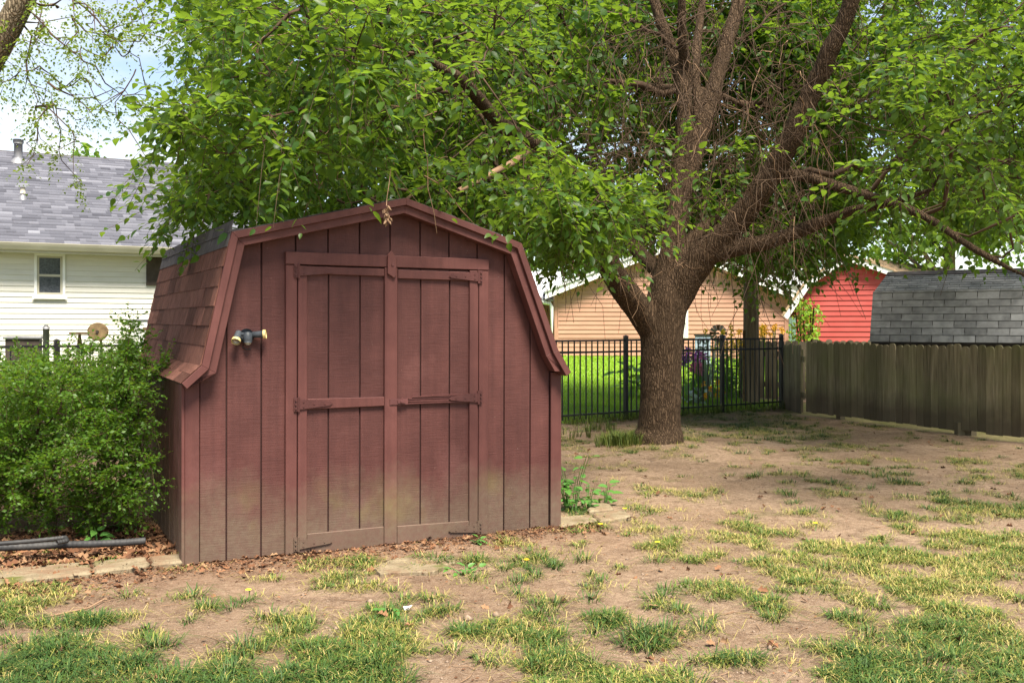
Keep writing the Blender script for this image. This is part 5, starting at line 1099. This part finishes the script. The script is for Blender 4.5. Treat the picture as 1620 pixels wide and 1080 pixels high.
# ornamental windmill
q = gz_at(1135, 0, 18.9); wm = empty('garden_windmill', q); tag(wm, 'small metal garden windmill with fan wheel in the flower bed', 'ornament'); hh = CAMH + (HOR - 527) / FPX * 18.9 - q[2]
m = MB()
for sx in (-1, 1):
    for sy in (-1, 1): m.tube([(sx * .14, sy * .14, 0), (sx * .02, sy * .02, hh - .06)], .009, 5)
for k in range(5):
    z0, z1 = hh * k / 5.3, hh * (k + 1) / 5.3; w0, w1 = .14 * (1 - z0 / hh) + .02, .14 * (1 - z1 / hh) + .02
    for s in (-1, 1): m.tube([(s * w0, -w0, z0), (-s * w1, -w1, z1)], .005, 4); m.tube([(-w0, s * w0, z0), (-w1, -s * w1, z1)], .005, 4)
m.build('tower', MT['silver'], wm)
for k in range(12):
    a = k / 12 * 6.283; c, s = math.cos(a), math.sin(a); p = lambda r_, off, dy: (c * r_ - s * off, -.08 + dy, hh + s * r_ + c * off)
    m = MB(); m.add([p(.05, -.014, 0), p(.05, .014, .012), p(.165, .036, .025), p(.165, -.036, -.01), p(.05, -.014, .003), p(.05, .014, .015), p(.165, .036, .028), p(.165, -.036, -.007)], [(3, 2, 1, 0), (4, 5, 6, 7), (0, 1, 5, 4), (1, 2, 6, 5), (2, 3, 7, 6), (3, 0, 4, 7)]); m.build('blade', MT['silver'] if k % 3 else MT['rust'], wm)
MB().tube([(0, -.1, hh), (0, .18, hh)], .018, 8).build('hub', MT['rust'], wm, True); m = MB(); m.add([(0, .18, hh), (0, .34, hh + .08), (0, .34, hh - .08)], [(0, 1, 2)]); m.prism_x([(.18, hh), (.34, hh + .08), (.34, hh - .08)], -.002, .002); m.build('tail', MT['silver'], wm)
# blue grey board with iron scrolls
a = at(1100, 531, 22); b = at(1124, 562, 22); bd = empty('painted_board', ((a[0] + b[0]) / 2, 22, b[2])); tag(bd, 'blue grey board with dark scrolled ironwork behind the flowers', 'panel'); hw = (b[0] - a[0]) / 2; hb = a[2] - b[2]
MB().box(-hw, hw, 0, .05, -.25, hb).build('board', MT['bluepanel'], bd); MB().box(-hw - .02, hw + .02, -.02, .07, hb + .001, hb + .03).build('top_rail', MT['iron'], bd)
for sx in (-1, 1):
    for zc, rr in ((hb * .72, .07), (hb * .35, .06)):
        MB().tube([(sx * .07 + rr * (1 - t * .1) * math.cos(t * sx), -.012, zc + rr * (1 - t * .1) * math.sin(t)) for t in np.linspace(0, 8, 26)], .009, 5).build('scroll', MT['iron'], bd, True)
# climbing bush with yellow and red leaves beside the red barn
def small_bush(name, label, base, h, rad_, n_, sz, mat):
    t = empty(name, base); tag(t, label, 'shrub'); m = MB()
    for k in range(7): a = random.uniform(0, 6.28); m.tube([(0, 0, 0), (math.cos(a) * rad_ * .4, math.sin(a) * rad_ * .4, h * .5), (math.cos(a) * rad_ * .6, math.sin(a) * rad_ * .6, h * .9)], [.03, .02, .008], 6)
    m.build('stem', MT['twig'], t, True); z = rng.random(n_); rr = rad_ * (.55 + .5 * np.sin(np.clip(z, 0, 1) * 2.6 + .4)) * rng.random(n_) ** .4; a = rng.uniform(0, 6.28, n_)
    rr *= .8 + .35 * np.sin(a * 3 + z * 9); P = np.stack([np.cos(a) * rr, np.sin(a) * rr, z * h * (1 - .12 * rng.random(n_))], 1)
    V, F, k = leaves_geo(P, norm(rng.normal(0, 1, (n_, 3))), norm(rng.normal(0, .7, (n_, 3)) + np.array((0, -.5, .8))), sz * rng.uniform(.6, 1.2, n_), 'mid'); o = mk('foliage', np_mesh('foliage', V, F, {'rnd': np.repeat(rng.random(n_), k)}), MT[mat], t); o['kind'] = 'stuff'
MT['vine'] = leafmat('mixed_vine_leaf', [(.16, .30, .02), (.30, .38, .03), (.12, .25, .03), (.45, .28, .03), (.20, .33, .03)], .4, tcol=(.6, .65, .05))
small_bush('climbing_bush', 'bright bush with yellow and red leaf tips beside the red barn', (at(1276, 520, 20.5)[0], 20.5, 0), 1.95, .38, 1500, .09, 'vine')
# ------------------------------------------------------------------ things by the cream house
def hl(px, py, Y): q = at(px, py, Y); return q
q = hl(155, 527, 13.0); rd = empty('round_disc_ornament', (q[0], q[1], tz(q[0], q[1]))); tag(rd, 'rusty round disc and timber arm on a stand before the cream house', 'ornament'); hz_ = q[2] - rd.location.z
th = np.linspace(0, 6.283, 25)[:-1]; m = MB(); m.prism_y([(math.cos(a) * .125, hz_ + .02 + math.sin(a) * .105) for a in th], -.015, .015); d_ = m.build('disc', MT['rust'], rd, bevel=.004)
MB().tube([(math.cos(a) * .128, -.004, hz_ + .02 + math.sin(a) * .108) for a in np.linspace(0, 6.283, 40)], .012, 6).build('rim', MT['rust'], d_, True)
MB().tube([(0, -.03, hz_ + .02), (0, .03, hz_ + .02)], .02, 8).build('boss', MT['blackwood'], d_)
MB().box(-.37, -.11, -.02, .02, hz_ - .015, hz_ + .015).build('arm', MT['rust'], rd)
for x0, x1 in ((-.24, -.42), (-.24, -.10), (.03, .10)): MB().tube([(x0, 0, hz_ - .01), (x1, .05, 0)], .016, 6).build('leg', MT['rust'], rd, True)
q = hl(73, 520, 13.5); b_ = tz(q[0], q[1]); ps = empty('vent_post', (q[0], q[1], b_)); tag(ps, 'grey metal post with a cap behind the shrub', 'post')
MB().tube([(0, 0, 0), (0, 0, q[2] - b_)], .042, 14).build('shaft', MT['pipe'], ps, True); MB().tube([(0, 0, q[2] - b_), (0, 0, q[2] - b_ + .02), (0, 0, q[2] - b_ + .05)], [.05, .05, .02], 14).build('cap', MT['pipe'], ps, True)
q = hl(38, 534, 15.0); b_ = tz(q[0], q[1]); cb = empty('outdoor_cabinet', (q[0], q[1], b_), R(20)); tag(cb, 'dark outdoor cabinet with grey lid at far left before the house', 'cabinet'); zt = q[2] - b_
MB().box(-.23, .23, -.2, .2, 0, zt - .02).build('body', MT['blackwood'], cb); MB().box(-.26, .26, -.23, .23, zt - .019, zt + .02).build('lid', MT['pipe'], cb, bevel=.008)
q = hl(225, 540, 14.5); b_ = tz(q[0], q[1]); bx = empty('utility_box', (q[0], q[1], b_), R(15)); tag(bx, 'pale utility box with small brown label by the shed roof', 'box'); zt = CAMH + (HOR - 508) / FPX * 14.5 - b_
MB().box(-.19, .19, -.12, .12, 0, zt).build('body', MT['white'], bx, bevel=.01); MB().box(-.205, .205, -.135, .135, zt + .001, zt + .03).build('lid', MT['pipe'], bx, bevel=.008); MB().box(.02, .17, -.124, -.1205, zt - .13, zt - .09).build('name_plate', MT['rust'], bx)
q = gz_at(208, 0, 13.8); og = empty('ornamental_grass', q); tag(og, 'feathery ornamental grass before the cream house wall', 'plant'); m = MB()
for k in range(110):
    a = random.uniform(0, 6.283); r_ = random.uniform(.05, .28); h = random.uniform(.7, 1.45); s = np.array((-math.sin(a), math.cos(a), 0)) * .005; e = np.array((math.cos(a) * r_, math.sin(a) * r_, h)); md = e * np.array((.4, .4, .6)); m.add([-s, s, md + s, md - s, e], [(0, 1, 2, 3), (3, 2, 4)])
MT['strawgrass'] = leafmat('straw_grass', [(.25, .30, .08), (.5, .42, .2), (.2, .28, .06)], .3); m.build('blades', MT['strawgrass'], og)
small_bush('garden_shrub', 'low green shrub below the cream house beside the shed', (at(200, 560, 12.6)[0], 12.6, 0), .8, .4, 900, .07, 'bgleaf')
small_bush('garden_shrub', 'low leafy shrub behind the iron fence at far left', (at(10, 560, 12.2)[0], 12.2, 0), .95, .5, 1100, .07, 'bgleaf')
